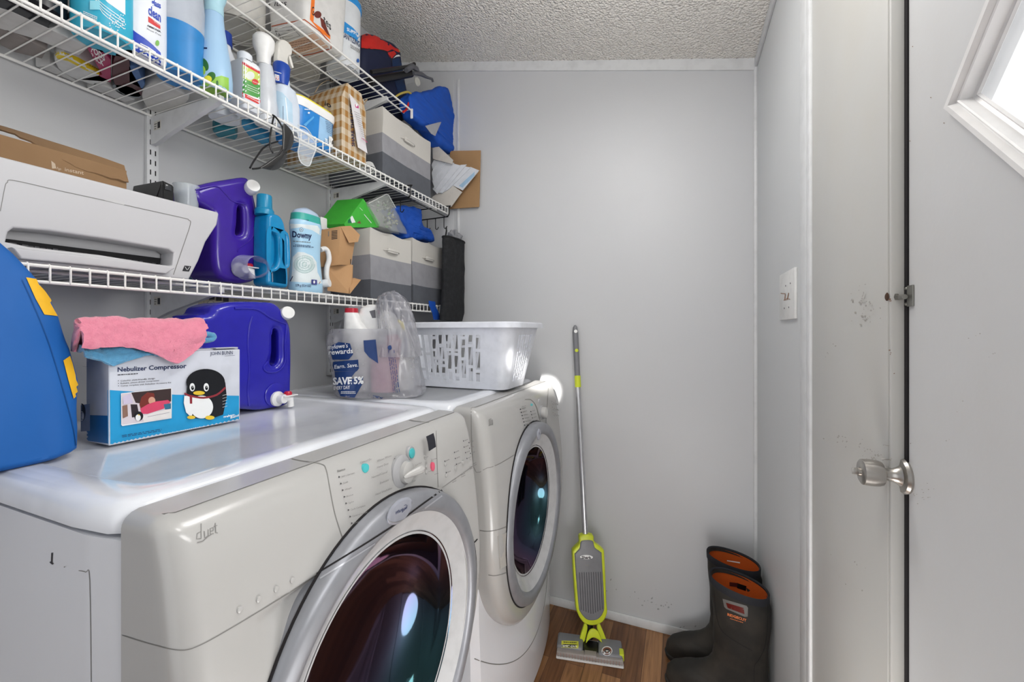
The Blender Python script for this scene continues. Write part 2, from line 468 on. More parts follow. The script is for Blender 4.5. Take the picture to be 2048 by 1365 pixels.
def stains(target, m, spots, name='wear_marks', seed=3, parent=None):
    d = Decal(target); rnd = random.Random(seed)
    for x, y, s, n in spots:
        for _ in range(n):
            a = x + rnd.gauss(0, s); b = y + rnd.gauss(0, s * .8); r = rnd.uniform(.7, 2.6)
            d.ell(m, a, b, r, r * rnd.uniform(.4, 1), rnd.uniform(0, 3), 6)
    o = d.build(parent or target, name); return o
for o in (wr, jamb, stop): pass
M_mark1 = mat('scuff_brown', '#8b7765', 0.9); M_mark2 = mat('scuff_grey', '#aaa6a0', 0.9)
stains(jamb, M_mark2, [(1730, 640, 16, 14), (1715, 590, 12, 12), (1740, 618, 10, 10), (1735, 900, 16, 14), (1765, 915, 9, 24), (1700, 880, 20, 8), (1700, 1150, 30, 7), (1660, 700, 16, 5)], 'scuff_marks', 5)
stains(stop, mat('rust_chip', '#7a5238', 0.9), [(1781, 700, 3, 5), (1781, 745, 3, 4), (1780, 600, 3, 6)], 'chipped_spots', 8)
wbk = bpy.data.objects['wall_back']
stains(wbk, mat('scuff_light', '#9fa0a0', 0.9), [(1290, 1195, 14, 10), (1330, 1215, 14, 9), (1370, 1250, 12, 6), (1220, 1175, 20, 4)], 'scuff_marks', 9)

# ------------------------------------------------------------------ door with the diamond window
XD = 0.262
bm = B()
CYD, CZD = 0.258, 1.392
def dia(h): return [(CYD + h, CZD), (CYD, CZD + h), (CYD - h, CZD), (CYD, CZD - h)]
DR = [(DY0 + .003, .01), (DY1 - .010, .01), (DY1 - .010, DZ - .004), (DY0 + .003, DZ - .004)]
extr(bm, [DR, dia(.302)], YZ(XD + .007), .007); extr(bm, [DR, dia(.345)], YZ(XD + .027), .0129)
door = struct('door_1', bm, M_door)
FR['door_1'] = Vector((0, 0, 0))
def sub(name, bm, m, parent, smooth=0.6): return ob(name, bm, m, parent, smooth)
bm = B()   # weather strip gap
box(bm, XD - .002, XD + .03, DY1 - .0095, DY1 - .003, .01, DZ)
sub('weather_strip', bm, M_gap, door)
def diamond_ring(prof, m, name):
    bm = B(); rings = []
    for h, x in prof: rings.append([Vector((x, a, b)) for a, b in dia(h)])
    rings.append(rings[0]); loft(bm, rings, False, False); return sub(name, bm, m, door, 0.5)
M_mold = mat('window_moulding', '#e3e1df', 0.35)
diamond_ring([(.318, XD), (.3165, XD - .0055), (.312, XD - .0088), (.307, XD - .0078), (.3035, XD - .0030), (.3010, XD - .0022), (.2985, XD - .0045), (.2970, XD - .0035), (.2965, XD + .006), (.293, XD + .0075), (.2905, XD + .0065), (.289, XD + .009), (.30, XD + .013), (.305, XD + .013)], M_mold, 'window_frame')
bm = B(); extr(bm, [dia(.296)], YZ(XD + .0105), .0012)
mg = mat('frosted_daylight_glass', '#ffffff', 0.15, alpha=0.25)
sub('window_glass', bm, mg, door)
# door knob
M_nickel = mat('brushed_nickel', '#b8b4ae', 0.28, metal=0.95, bump=(300, 0.03))
kc = P(1811, 953, X=XD)
bm = B(); lathe(bm, [(r * .66, h * .60) for r, h in [(.0, 0), (.033, 0), (.034, .004), (.031, .009), (.020, .011), (.016, .016), (.0125, .024), (.0115, .032), (.013, .036), (.0225, .040), (.0245, .046), (.0255, .060), (.0245, .074), (.021, .0765), (.0, .077)]], (kc.x, kc.y, kc.z), (-1, 0, 0), 40)
knob = sub('door_knob', bm, M_nickel, door)
bm = B(); lathe(bm, [(.0, 0), (.0055, 0), (.0055, .003), (.004, .0036), (0, .0036)], (kc.x - .0461, kc.y, kc.z), (-1, 0, 0), 20); box(bm, kc.x - .0545, kc.x - .049, kc.y - .0009, kc.y + .0009, kc.z - .0042, kc.z + .0042, .0005)
sub('lock_button', bm, M_nickel, knob)
# slide bolt
bc = P(1810, 594, X=XD)
bm = B(); box(bm, XD - .002, XD, P(1829, 594, X=XD).y, P(1792, 594, X=XD).y, bc.z - .013, bc.z + .013, .0006)
for sy in (-1, 1):
    for sz in (-1, 1): lathe(bm, [(0, 0), (.0022, 0), (.0015, .0012), (0, .0014)], (XD - .002, bc.y + sy * .008, bc.z + sz * .0095), (-1, 0, 0), 10)
M_zinc = mat('worn_zinc', '#8d8c86', 0.4, metal=0.8, var=(60, 0.6, '#5d5a52'))
bolt = sub('latch_plate', bm, M_zinc, door)
bm = B(); tube(bm, [(XD - .007, bc.y - .017, bc.z - .001), (XD - .007, bc.y + .030, bc.z - .001)], .0032, 10)
lathe(bm, [(0, 0), (.004, .001), (.004, .004), (0, .005)], (XD - .007, bc.y - .002, bc.z), (-1, 0, 0), 12)
box(bm, XD - .0095, XD - .001, bc.y + .004, bc.y + .009, bc.z - .005, bc.z + .004, .001)
sub('latch_bolt', bm, M_zinc, bolt)
hp = P(1774, 594, X=XR - .004)
bm = B(); lathe(bm, [(0, 0), (.0055, 0), (.004, .001), (0, .0011)], (XR - .004, hp.y, hp.z), (-1, 0, 0), 14)
ob('strike_hole', bm, mat('rusty_hole', '#4a3324', 0.9), jamb)
d = Decal(door)
for x, y in ((1826, 93), (1889, 246), (1821, 282), (1863, 195)): d.ell(M_mark1, x, y, 1.3, 1.1, n=6)
rnd = random.Random(4)
for x, y, s, n in ((1845, 990, 14, 14), (1810, 900, 8, 6), (1960, 667, 8, 3), (1995, 706, 5, 3), (1812, 1020, 6, 5), (1900, 820, 30, 4)):
    for _ in range(n): d.ell(M_mark2, x + rnd.gauss(0, s), y + rnd.gauss(0, s), rnd.uniform(.6, 1.8), rnd.uniform(.5, 1.2), n=6)
d.build(door, 'scuff_marks')

# outlet plate
bm = B()
oc = [P(a, b, X=XR) for a, b in ((1564, 552), (1595, 533), (1595, 643), (1564, 636))]
y0, y1 = oc[0].y, oc[1].y; z0 = 1.16 + .020; z1 = 1.16 + .168
zz0 = (oc[2].z + oc[3].z) / 2; zz1 = (oc[0].z + oc[1].z) / 2
box(bm, XR - .006, XR, min(y0, y1), max(y0, y1), zz0, zz1, .0015)
pl = ob('outlet_plate', bm, mat('plate_plastic', '#dcdcda', 0.4), None, base=(XR, (y0 + y1) / 2, zz0))
tag(pl, 'white outlet wall plate with brown glue smears near the back right corner', 'outlet cover')
d = Decal(pl)
for x, y in ((1571.5, 572), (1581, 567), (1569, 617), (1578, 615)): d.ell(M_ink, x, y, .8, 1.8, n=6)
M_glue = mat('brown_glue', '#9a7358', 0.7)
d.line(M_glue, [(1562, 587), (1571, 588), (1570, 600)], 1.6); d.line(M_glue, [(1568, 601), (1575, 599), (1578, 586)], 1.6); d.line(M_glue, [(1573, 597), (1581, 599)], 1.4)
d.build(pl, 'slots_and_smears')

# ------------------------------------------------------------------ unseen fixture added to carry the overhead fill
lz = cz(-.26)
t = thing('fill_fixture', 'round white fixture added for the overhead fill, above the top edge of the view', 'fill light fixture', (-.26, .92, lz))
bm = B(); lathe(bm, [(.16, 0), (.16, -.02), (.15, -.026), (0, -.028)], (-.26, .92, lz + .03), seg=32); ob('fixture_base', bm, M_white, t)
# ------------------------------------------------------------------ front loading machines
M_app = mat('white_enamel', '#d8dadf', 0.16, coat=0.3, var=(5, 0.25, '#d0d3d8'))
M_top = mat('worn_top_enamel', '#e4e7ed', 0.16, coat=0.35, var=(9, 0.5, '#bfc3cb'))
M_crm = mat('cream_fascia', '#b1b0ae', 0.25, coat=0.25, var=(4, 0.25, '#abaaa7'))
M_ring = mat('silver_door_ring', '#94969c', 0.42, metal=0.35)
M_cone = mat('pale_door_well', '#c3c4c6', 0.22, coat=0.3)
mgl = mat('dark_iridescent_glass', '#07080c', 0.06, coat=0.15, thin=380, spec=0.5)
M_seam = mat('panel_seam', '#7c7b78', 0.8)
M_aqua = mat('aqua_button', '#4fbcc0', 0.3)
M_pink = mat('pink_button', '#dd5f77', 0.35)

def sst(a, b, t):
    t = min(1, max(0, (t - a) / (b - a))); return t * t * (3 - 2 * t)

def machine(name, label, yc, dx, Ry, Rz, zc, dark):
    t = thing(name, label, 'washing machine' if not dark else 'tumble dryer', (-.85 + dx, yc, 0))
    hw = 0.338
    XB = -1.225
    # cabinet
    plan = [(XB, -hw), (-.635, -hw), (-.62, -hw + .001), (-.556, -hw + .012), (-.548, -hw + .020), (-.545, -hw + .03),
            (-.545, hw - .03), (-.548, hw - .020), (-.556, hw - .012), (-.62, hw - .001), (-.635, hw), (XB, hw)]
    bm = B(); loft(bm, [[Vector((x + dx, yc + y, z)) for x, y in plan] for z in (.012, .926)])
    bm.normal_update(); bmesh.ops.recalc_face_normals(bm, faces=bm.faces)
    bmesh.ops.delete(bm, geom=[f for f in bm.faces if f.normal.x > .95], context='FACES_ONLY')
    cab = ob('cabinet', bm, M_app, t, 0.5, recalc=False)
    # top sheet
    def ins(k): return [(x + (k if x < -1 else -k), y + (k if y < 0 else -k)) for x, y in plan]
    plan2 = [(XB, -hw), (-.66, -hw), (-.60, -hw + .006), (-.585, -hw + .014), (-.577, -hw + .030), (-.575, -hw + .05), (-.575, hw - .05), (-.577, hw - .030), (-.585, hw - .014), (-.60, hw - .006), (-.66, hw), (XB, hw)]
    plan = plan2
    rect_in = lambda k: [(XB + .09 + k, -hw + .06 + k)] * 1
    bm = B(); rings = []
    for k, z in ((0, .930), (-.001, .936), (0, .945), (.003, .955), (.009, .9615), (.016, .9640), (.03, .9645), (.048, .9645), (.052, .9625), (.054, .9615)):
        rings.append([Vector((x + dx, yc + y, z)) for x, y in ins(k)])
    loft(bm, rings); ob('top_panel', bm, M_top, t, 0.7)
    # lower white front
    bm = B(); NS, NZ = 36, 70
    zs = [.012 + (.90 - .012) * i / NZ for i in range(NZ + 1)]
    def wx(s, z):
        k = sst(.45, .15, z); b = -.512 + k * (.048 * (1 - (s / hw) ** 2))
        b -= .05 * max(0, (abs(s) - (hw - .035)) / .035) ** 2
        return b
    rows = []
    for z in zs:
        r = [Vector((-.556 + dx, yc - hw + .014, z))] + [Vector((wx(s, z) + dx, yc + s, z)) for s in [(-1 + 2 * i / NS) * (hw - .014) for i in range(NS + 1)]] + [Vector((-.556 + dx, yc + hw - .014, z))]
        rows.append(r)
    loft(bm, rows, closed=True); bmesh.ops.recalc_face_normals(bm, faces=bm.faces)
    bmesh.ops.delete(bm, geom=[f for f in bm.faces if f.calc_center_median().z > .27 and (abs(f.calc_center_median().y - yc) / .312) ** 2 + (min(0, f.calc_center_median().z - .62) / .345) ** 2 < 1 and f.calc_center_median().z < .9], context='FACES_ONLY')
    lw = ob('front_panel', bm, M_app, t, 0.5, recalc=False)
    bm = B(); ss = [(-1 + 2 * i / 40) * (hw - .02) for i in range(41)]
    tube(bm, [Vector((wx(s, .15 + .17 * (s / hw) ** 2) + dx + .0002, yc + s, .15 + .17 * (s / hw) ** 2)) for s in ss], .0012, 6)
    ob('kick_plate_seam', bm, M_seam, t)
    # cream fascia: full width above, U shaped below, hole for the door
    zt, zb, zm = .958, .262 - .018, .62
    hole = .245
    def prof(z):
        if z > .62: return -.452 - .040 * ((z - .62) / .34) ** 1.6
        return -.452 - .010 * ((.62 - z) / .34) ** 2
    W2 = hw - .006
    out = []
    n = 80
    out += [(-W2 + 2 * W2 * i / n, zt) for i in range(n + 1)]
    out += [(W2, zt + (zm - zt) * i / n) for i in range(1, n + 1)]
    out += [(W2 * math.cos(a), zm + (zm - zb) * math.sin(a)) for a in [-math.pi * i / (2 * n) * 2 / 1 for i in range(1, n)]]
    out += [(-W2, zm + (zt - zm) * i / n) for i in range(n)]
    ov = [Vector(p) for p in out]
    # round the two top corners
    rc = .018
    def rnd_c(p):
        for sx in (-1, 1):
            c = Vector((sx * (W2 - rc), zt - rc)); q = p - c
            if q.x * sx > 0 and q.y > 0: return c + q.normalized() * rc
        return p
    ov = [rnd_c(p) for p in ov]
    segs = list(zip(ov, ov[1:] + ov[:1]))
    def dist(p):
        best = 9
        for a, b in segs:
            ab = b - a; L = ab.length_squared
            if L < 1e-12: continue
            k = min(1, max(0, (p - a).dot(ab) / L)); best = min(best, (a + ab * k - p).length)
        return best
    def surf(p, d):
        topd = zt - p.y; s = p.x
        R = .030
        x = prof(p.y)
        if d < R: 
            u = 1 - d / R; x -= R * (1 - math.sqrt(max(0, 1 - u * u)))
        # top edge crest rolls a little more softly
        if topd < .075 and topd >= 0: x -= .010 * (1 - topd / .075) ** 2
        if .70 < p.y < .8325 and s < 0 and not dark:  # finger scoop under the seam
            x -= .014 * math.exp(-((s + .185) / .05) ** 2) * sst(.725, .800, p.y) * sst(.824, .806, p.y)
        return x
    ctr = Vector((0, zc - 0)); rings = []
    NT = len(ov)
    fr = [0, .0, .35, .6, .75, .84, .90, .935, .96, .98, .992, 1.0]
    bm = B()
    layers = []
    nn = len(ov); nrm = []
    for i in range(nn):
        tg = (ov[(i + 1) % nn] - ov[i - 1]); v = Vector((tg.y, -tg.x)).normalized()
        if v.dot(ov[i] - ctr) < 0: v = -v
        nrm.append(v)
    offs = [0, .0004, .0015, .0033, .006, .0095, .014, .019, .025, .031, .040, .052, .066, .082]
    inset = []
    for o_ in offs:
        ring = []
        for p, nv2 in zip(ov, nrm):
            dn = (p - ctr).normalized(); cosv = max(.55, dn.dot(nv2)); q = p - dn * min(o_ / cosv, (p - ctr).length - hole - .02)
            ring.append(q)
        inset.append(ring)
    NI = 30; polar = []
    for k in range(NI):
        u = k / NI; polar.append([ctr + (q - ctr).normalized() * (hole + ((q - ctr).length - hole) * u) for q in inset[-1]])
    for ring in polar + inset[::-1]:
        layers.append([Vector((surf(q, dist(q)) + dx, yc + q.x, q.y)) for q in ring])
    back = [Vector((-.573 + dx, v.y, v.z)) for v in layers[-1]]
    mid = [Vector((v.x - .012, v.y, v.z)) for v in layers[-1]]
    loft(bm, [[Vector((v.x - .05, v.y, v.z)) for v in layers[0]]] + layers + [mid, back], False, False)
    fas = ob('fascia', bm, M_crm, t, 0.75)
    # door: ring, pale well and dark bowl
    X0 = -.452 + dx
    def ell_loft(prof2, a0=0, a1=2 * math.pi, nseg=96, closed=True):
        rings = []
        for r, x in prof2:
            rings.append([Vector((X0 + x, yc + (Ry - .285 + r) * math.cos(a), zc + (Rz - .285 + r) * math.sin(a))) for a in [a0 + (a1 - a0) * i / nseg for i in range(nseg if closed else nseg + 1)]])
        return rings
    bm = B(); loft(bm, ell_loft([(.287, -.03), (.287, -.006), (.285, .001), (.281, .006), (.275, .0085), (.262, .010), (.258, .0095), (.253, .008), (.250, .004), (.246, -.004)]), False, False)
    ring = ob('door_ring', bm, M_ring, t, 0.9)
    bm = B(); loft(bm, ell_loft([(.2475, 0), (.243, -.003), (.234, -.008), (.222, -.0145), (.214, -.018), (.209, -.0195), (.203, -.020)]), False, False)
    ob('door_well', bm, M_cone, t, 0.9)
    bm = B(); loft(bm, ell_loft([(.209, -.018), (.205, -.022), (.198, -.045), (.182, -.075), (.155, -.100), (.12, -.116), (.07, -.126), (.02, -.129)]), False, True)
    gl = ob('door_glass', bm, mgl, t, 0.9)
    bm = B()
    tube(bm, [Vector((prof(v.z) + dx + .0008, v.y, v.z)) for v in ell_loft([(.2880, 0)])[0]], .0022, 6, closed=True); ob('door_gasket', bm, M_gap, t)
    return t, fas, ring, cab, lw

wash, w_fas, w_ring, w_cab, w_low = machine('front_load_washer', 'cream and white front-loading washer, nearer of the two machines, under the boxed nebulizer', .593, 0.0, .285, .285, .581, False)
dry, d_fas, d_ring, d_cab, d_low = machine('front_load_dryer', 'cream and white front-loading dryer beside the back wall, under the laundry basket', 1.286, .018, .262, .277, .578, True)

M_capl = mat('badge_silver', '#b4b7c2', 0.25, metal=0.4)
# --- washer visor line, badge and print
d = Decal([w_fas, w_ring])
d.line(M_gap, [(633, 1148), (700, 1107), (780, 1056), (850, 1005), (884, 981)], 3.4, sm=4)
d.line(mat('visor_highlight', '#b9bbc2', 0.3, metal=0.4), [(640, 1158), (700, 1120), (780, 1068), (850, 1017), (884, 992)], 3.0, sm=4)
d.build(wash, 'visor_line')
d = Decal(w_fas)
d.line(M_seam, [(245, 1271), (303, 1289), (361, 1301), (400, 1291), (460, 1258), (530, 1216), (600, 1172), (664, 1130)], 2.0, sm=5)
d.line(M_seam, [(563, 914), (600, 922), (642, 929), (652, 940), (659, 975), (670, 1030), (690, 1092)], 1.8, sm=5)
d.line(M_seam, [(800, 838), (830, 843), (858, 846)], 1.2)
d.line(M_seam, [(872, 862), (874, 930), (876, 975)], .8)
d.line(M_seam, [(884, 976), (920, 951), (950, 930)], .8)
d.line(M_gap, [(944, 1088), (950, 1084), (959, 1073)], 2.2)
d.build(wash, 'panel_seam')
d = Decal(w_fas)
# wordmark drawn as strokes
G = M_greyink
for a in ([(402, 1048), (402, 1078)], [(402, 1064), (394, 1068), (393, 1079), (402, 1078)], [(408, 1063), (409, 1076), (416, 1073), (416, 1060)], [(420, 1064), (426, 1062), (426, 1056), (420, 1058), (420, 1069), (427, 1068)], [(430, 1047), (431, 1066), (435, 1067)], [(394, 1086), (405, 1083), (415, 1074), (422, 1070)]):
    d.line(G, a, 1.8)
d.line(G, [(427, 1054), (434, 1052)], 1.4)
o = (600, 820, 3.724)
d.ox, d.oy, d.sc = o
d.text(G, 'Status', 275, 468, 335, 450, 16, .02)
for k, (w, st) in enumerate(((100, 'Add a Garment'), (40, 'Soak'), (50, 'Wash'), (50, 'Rinse'), (40, 'Spin'), (110, 'Cycle Complete'), (110, 'Control locked'), (95, 'Door locked'))):
    x = 290 + k * 12 + (k > 4) * 4; y = 503 + k * 49
    d.rect(M_ink, x - 6, y - 6, x, y + 6); d.rect(G, x, y - 5, x + 7, y + 3)
    d.text(G, st, x + 14, y + 4, x + 14 + w, y - 26 * w / 100, 13)
d.text(G, 'Control On', 440, 408, 524, 380, 14)
for x0, y0, x1, y1, st in ((565, 395, 672, 352, 'Whitest Whites'), (565, 440, 650, 408, 'Heavy Duty'), (524, 515, 640, 470, 'Normal/Casual'), (585, 556, 650, 530, 'Delicate'), (552, 640, 675, 590, 'Hand Washables'), (845, 425, 895, 402, 'Quick Wash'), (828, 492, 890, 462, 'Clean Washer'), (822, 545, 850, 532, 'Drain')):
    d.text(G, st, x0, y0, x1, y1, 15)
for x, y in ((948, 222), (950, 240), (952, 258), (908, 360), (938, 462), (970, 372), (978, 482)):
    d.scribble(G, x, y, x + 28, y - 8, 5, 1, int(x))
for c, (x, y) in enumerate(((1050, 385), (1058, 470), (1118, 320), (1122, 365), (1128, 408), (1180, 238), (1182, 282), (1190, 322), (1198, 365), (1212, 250), (1214, 290), (1218, 328))):
    d.ell(M_ink, x + 4, y, 3.5, 5); d.scribble(G, x + 12, y - 2, x + 36, y - 13, 8, 1, c)
for x, y in ((1078, 530), (1142, 490), (1205, 432), (1220, 410)): d.scribble(G, x, y, x + 30, y - 16, 7, 2, int(y))
d.poly(mat('display_black', '#23242c', 0.2), [(877, 240), (934, 213), (943, 290), (888, 324)])
d.build(wash, 'lettering')
# dial, buttons, badge
def on(surf_o, px, py):
    dd = Decal(surf_o); h = dd.hit(px, py, 0); dd.bm.free(); return h
def disc(px, py, r, h, m, name, parent, surf_o, ry=1.0, dome=.3):
    c = on(surf_o, px, py)
    bm = B(); R = Matrix.Translation(c) @ Matrix.Diagonal((1, 1, ry, 1))
    lathe(bm, [(r, -.004), (r, h * .6), (r * .93, h * .9), (r * .5, h * (1 + dome * .3)), (0, h * (1 + dome * .4))], (0, 0, 0), (1, 0, .08), 32)
    bmesh.ops.transform(bm, matrix=R, verts=bm.verts); return ob(name, bm, m, parent), c
M_dialg = mat('dial_grey', '#a9a9ab', 0.3)
dl, dc = disc(802, 944, .0265, .004, M_dialg, 'dial_bezel', wash, w_fas, 1.15)
kn, _ = disc(808, 945, .0185, .013, M_crm, 'dial', wash, w_fas, 1.12)
bm = B(); c = on(w_fas, 808, 945) + Vector((.014, 0, 0))
tube(bm, smooth_path([c + Vector((0, -.019, -.002)), c + Vector((.004, 0, 0)), c + Vector((.010, .019, .002)), c + Vector((.008, .026, .0025))], 5), [.002, .003, .004, .005, .0056, .006, .0065, .007, .0075, .008, .008, .0075, .007, .006, .005, .003][:16], 10)
ob('pointer', bm, M_crm, kn)
d = Decal(dl); 
for x, y in ((779, 931), (774, 945), (776, 957), (782, 968), (812, 962), (790, 918)): d.ell(M_ink, x, y, 1.2, 1.4, n=6)
d.build(dl, 'tick_marks')
disc(820, 907, .0125, .004, M_dialg, 'start_bezel', wash, w_fas, 1.1)
disc(820, 907, .009, .0065, M_aqua, 'start_button', wash, w_fas, 1.1)
disc(730, 937, .0075, .003, M_aqua, 'indicator_lens', wash, w_fas)
disc(864, 934, .0062, .004, M_pink, 'cancel_button', wash, w_fas, 1.5)
for x, y in ((850, 915), (852, 932), (852, 944), (890, 929), (892, 951), (910, 937), (925, 926), (940, 916)):
    disc(x, y, .0045, .003, M_crm, 'button', wash, w_fas)
for x, y in ((479, 1220), (517, 1199), (552, 1179), (584, 1161)):
    disc(x, y, .0035, .002, M_crm, 'rubber_bump', wash, w_fas)
def badge(px, py, parent, ringo, a, b, rot, txt):
    c = Decal(ringo); h = c.hit(px, py, .001); c.bm.free()
    bm = B(); rings = []
    for s, x in ((1.12, -.001), (1.12, .0008), (1.0, .0022), (.9, .0026)):
        rings.append([h + Vector((x, (a * s * math.cos(t) * math.cos(rot) - b * s * math.sin(t) * math.sin(rot)), (a * s * math.cos(t) * math.sin(rot) + b * s * math.sin(t) * math.cos(rot)))) for t in [2 * math.pi * k / 40 for k in range(40)]])
    loft(bm, rings); return ob('badge', bm, M_capl, parent)
bd = badge(799, 1022, wash, w_ring, .030, .0175, .0, 'W')
d = Decal(bd, 600, 820, 3.724)
d.text(M_navyink, 'Whirlpool', 712, 782, 800, 734, 24, .01, .3)
d.line(M_navyink, [(775, 715), (790, 708), (785, 735), (760, 765)], 2.5, sm=4)
d.line(M_greyink, [(655, 812), (668, 832), (720, 838), (800, 800), (836, 750), (832, 690)], 4, sm=4)
d.build(bd, 'logo_print')
# --- dryer print, dial, badge
d = Decal(d_fas, 900, 740, 2.675)
d.line(M_seam, [(112, 130), (126, 520), (200, 525), (260, 505), (350, 452)], 3, sm=4)
d.line(M_seam, [(160, 860), (200, 865), (260, 855), (312, 835)], 4, sm=4)
d.line(M_seam, [(205, 1098), (240, 1102), (290, 1090), (325, 1070)], 4, sm=4)
d.line(M_seam, [(400, 160), (430, 160), (455, 185), (470, 230), (486, 290)], 3, sm=4)
d.line(M_seam, [(525, 100), (520, 180), (512, 290)], 2.5, sm=4)
d.build(dry, 'panel_seam')
d = Decal(d_fas, 900, 740, 2.675)
for k in range(4): d.line(M_greyink, [(208 + k * 6, 270 - k), (210 + k * 6, 296)], 3)
d.line(M_greyink, [(206, 300), (228, 290)], 2.5); d.line(M_greyink, [(206, 268), (220, 262)], 2.5)
for k in range(7): d.ell(M_ink, 376 + k * 3.2, 212 + k * 17, 3, 3.4); d.scribble(M_greyink, 384 + k * 3.2, 210 + k * 17, 404 + k * 5, 203 + k * 17, 5, 1, k)
for k in range(4): d.ell(M_ink, 423 + k * 3, 225 + k * 17, 2.6, 3); d.scribble(M_greyink, 430 + k * 3, 223 + k * 17, 446 + k * 3, 217 + k * 17, 4, 1, k + 9)
d.text(M_greyink, 'Status', 370, 205, 392, 199, 8)
for k in range(9): d.ell(M_greyink, 532 + (k % 3) * 10, 172 + (k // 3) * 30 + (k % 3) * 6, 2, 3); d.scribble(M_greyink, 534 + (k % 3) * 10, 182 + (k // 3) * 30, 542 + (k % 3) * 10, 190 + (k // 3) * 30, 4, 1, k + 20)
d.ell(M_aqua, 412, 193, 7, 7)
d.build(dry, 'lettering')
disc(1083, 826, .022, .004, M_dialg, 'dial_bezel', dry, d_fas, 1.12)
kd, _ = disc(1083, 826, .018, .022, M_crm, 'dial', dry, d_fas, 1.12)
disc(1078, 803, .008, .003, M_dialg, 'start_bezel', dry, d_fas)
bd = badge(1077, 869, dry, d_ring, .015, .016, 0, '')
d = Decal(bd, 900, 740, 2.675); d.line(M_navyink, [(465, 340), (480, 350), (478, 336)], 2.5); d.build(bd, 'logo_print')
# lint / latch recess on the dryer's left edge
h0 = [on(d_fas, 900 + x / 2.675, 740 + y / 2.675) for x, y in ((252, 892), (306, 868), (314, 1040), (266, 1068))]
bm = B(); v = [bm.verts.new(p + Vector((.0012, 0, 0))) for p in h0]; bm.faces.new(v); f = bm.faces[:]
r = bmesh.ops.inset_region(bm, faces=f, thickness=.005, depth=.001)
for fc in bm.faces[:1]: pass
inner = [fc for fc in bm.faces if len(fc.verts) == 4 and fc.calc_area() == max(q.calc_area() for q in bm.faces)]
for vv in {q for fc in inner for q in fc.verts}: vv.co.x += .0006
ob('side_catch', bm, mat('catch_grey', '#b6b3ad', 0.35), dry)
# washer side marks
d = Decal(w_cab)
d.line(M_seam, [(158, 1142), (172, 1145), (180, 1160), (183, 1365)], 1.4, sm=4)
d.line(M_ink, [(105, 1106), (104, 1128)], 3); d.line(M_ink, [(101, 1124), (107, 1129)], 3)
for x, y in ((80, 1022), (127, 1014), (133, 1000), (156, 1028), (131, 1134)): d.ell(M_greyink, x, y, 1.3, 1.3, n=6)
d.build(wash, 'scuff_marks')
# ------------------------------------------------------------------ wire shelves on slotted standards
XS = -0.985; XBK = -1.275
ZB, ZC, ZA = 1.722, 1.270, 2.032
def wire_shelf(y0, y1, z, inner, label, lipped=True):
    t = thing('wire_shelf', label, 'wire shelf', (XBK, (y0 + y1) / 2, z), 'wall mounted wire shelves')
    w = B(); lip = B(); r = B()
    n = int((y1 - y0) / .0254)
    for i in range(n + 1):
        y = y1 - .004 - i * .0254
        tube(w, [(XBK, y, z), (XS - .002, y, z)], .0013, 6)
        if lipped: tube(lip, [(XS, y, z + .0015), (XS + .0035, y, z - .004), (XS + .0035, y, z - .030)], .0017, 6)
    ob('deck_wires', w, M_wire, t)
    tube(r, [(XBK, y0, z - .003), (XBK, y1, z - .003)], .0034, 8)
    ob('back_rail', r, M_wire, t)
    r = lip; tube(r, [(XS, y0, z - .002), (XS, y1, z - .002)], .0032, 8); tube(r, [(XS + .001, y0, z - .029), (XS + .001, y1, z - .029)] if lipped else [(XS - .036, y0, z - .004), (XS - .036, y1, z - .004)], .0032, 8); ob('front_lip', r, M_wire, t)
    r = B(); tube(r, [(inner, y0, z - .004), (inner, y1, z - .004)], .0030, 8); ob('middle_rail', r, M_wire, t)
    r = B(); box(r, XS - .004, XS + .006, y1 - .003, y1 + .003, z - .034, z + .004, .002); ob('end_cap', r, M_white, t)
    return t
shB = wire_shelf(.20, 1.64, ZB, -1.045, 'white wire shelf holding the cleaning bottles, middle of the three')
shC = wire_shelf(.20, 1.575, ZC, -1.06, 'white wire shelf holding the printer and detergent jugs, lowest of the three')
shA = wire_shelf(.20, 1.365, ZA, -1.11, 'white wire shelf nearest the ceiling, holding the white tubs and wipes bucket', False)
def standard(y, z0, z1, label):
    t = thing('shelf_standard', label, 'shelf track', (XL, y, z0), 'slotted wall tracks for the wire shelves')
    bm = B(); box(bm, XL, XL + .014, y - .013, y + .013, z0, z1, .001); ob('track', bm, M_steel, t)
    bm = B(); z = z0 + .012
    while z < z1 - .02:
        for s in (-.0055, .0055): box(bm, XL + .0138, XL + .0143, y + s - .0013, y + s + .0013, z, z + .013)
        z += .026
    ob('slots', bm, M_gap, t); return t
SY1, SY2 = P(306, 500, X=XL + .014).y, P(663, 500, X=XL + .014).y
standard(SY1, 1.06, 2.20, 'white slotted wall track beside the printer and the boxed nebulizer')
standard(SY2, 0.985, 2.20, 'white slotted wall track behind the grey plastic bag and the kraft paper box')
def bracket(y, z, label):
    t = thing('shelf_bracket', label, 'shelf bracket', (XL + .014, y, z - .03), 'white steel shelf brackets')
    pts = [(XL + .012, z - .006), (XS - .02, z - .006), (XS - .018, z - .02), (XL + .09, z - .062), (XL + .035, z - .078), (XL + .012, z - .078)]
    bm = B()
    loft(bm, [[Vector((a, y + yy, b)) for a, b in pts] for yy in (-.0055, .0055)])
    o = ob('arm', bm, M_steel, t, 0.4)
    bm = B(); box(bm, XL + .03, XL + .058, y - .0061, y - .0055, z - .045, z - .022); st = ob('sticker', bm, mat('sticker_white', '#d6d3ca', .6), t)
    bm = B()
    for k in range(6): box(bm, XL + .046 + k * .0018, XL + .0471 + k * .0018, y - .0064, y - .0060, z - .042, z - .026)
    for k in range(3): box(bm, XL + .032, XL + .043 - k * .002, y - .0064, y - .0060, z - .030 - k * .006, z - .0285 - k * .006)
    ob('barcode', bm, M_ink, st); return t
bracket(SY1, ZB, 'white steel bracket under the bottles shelf, beside the cardboard box on the printer')
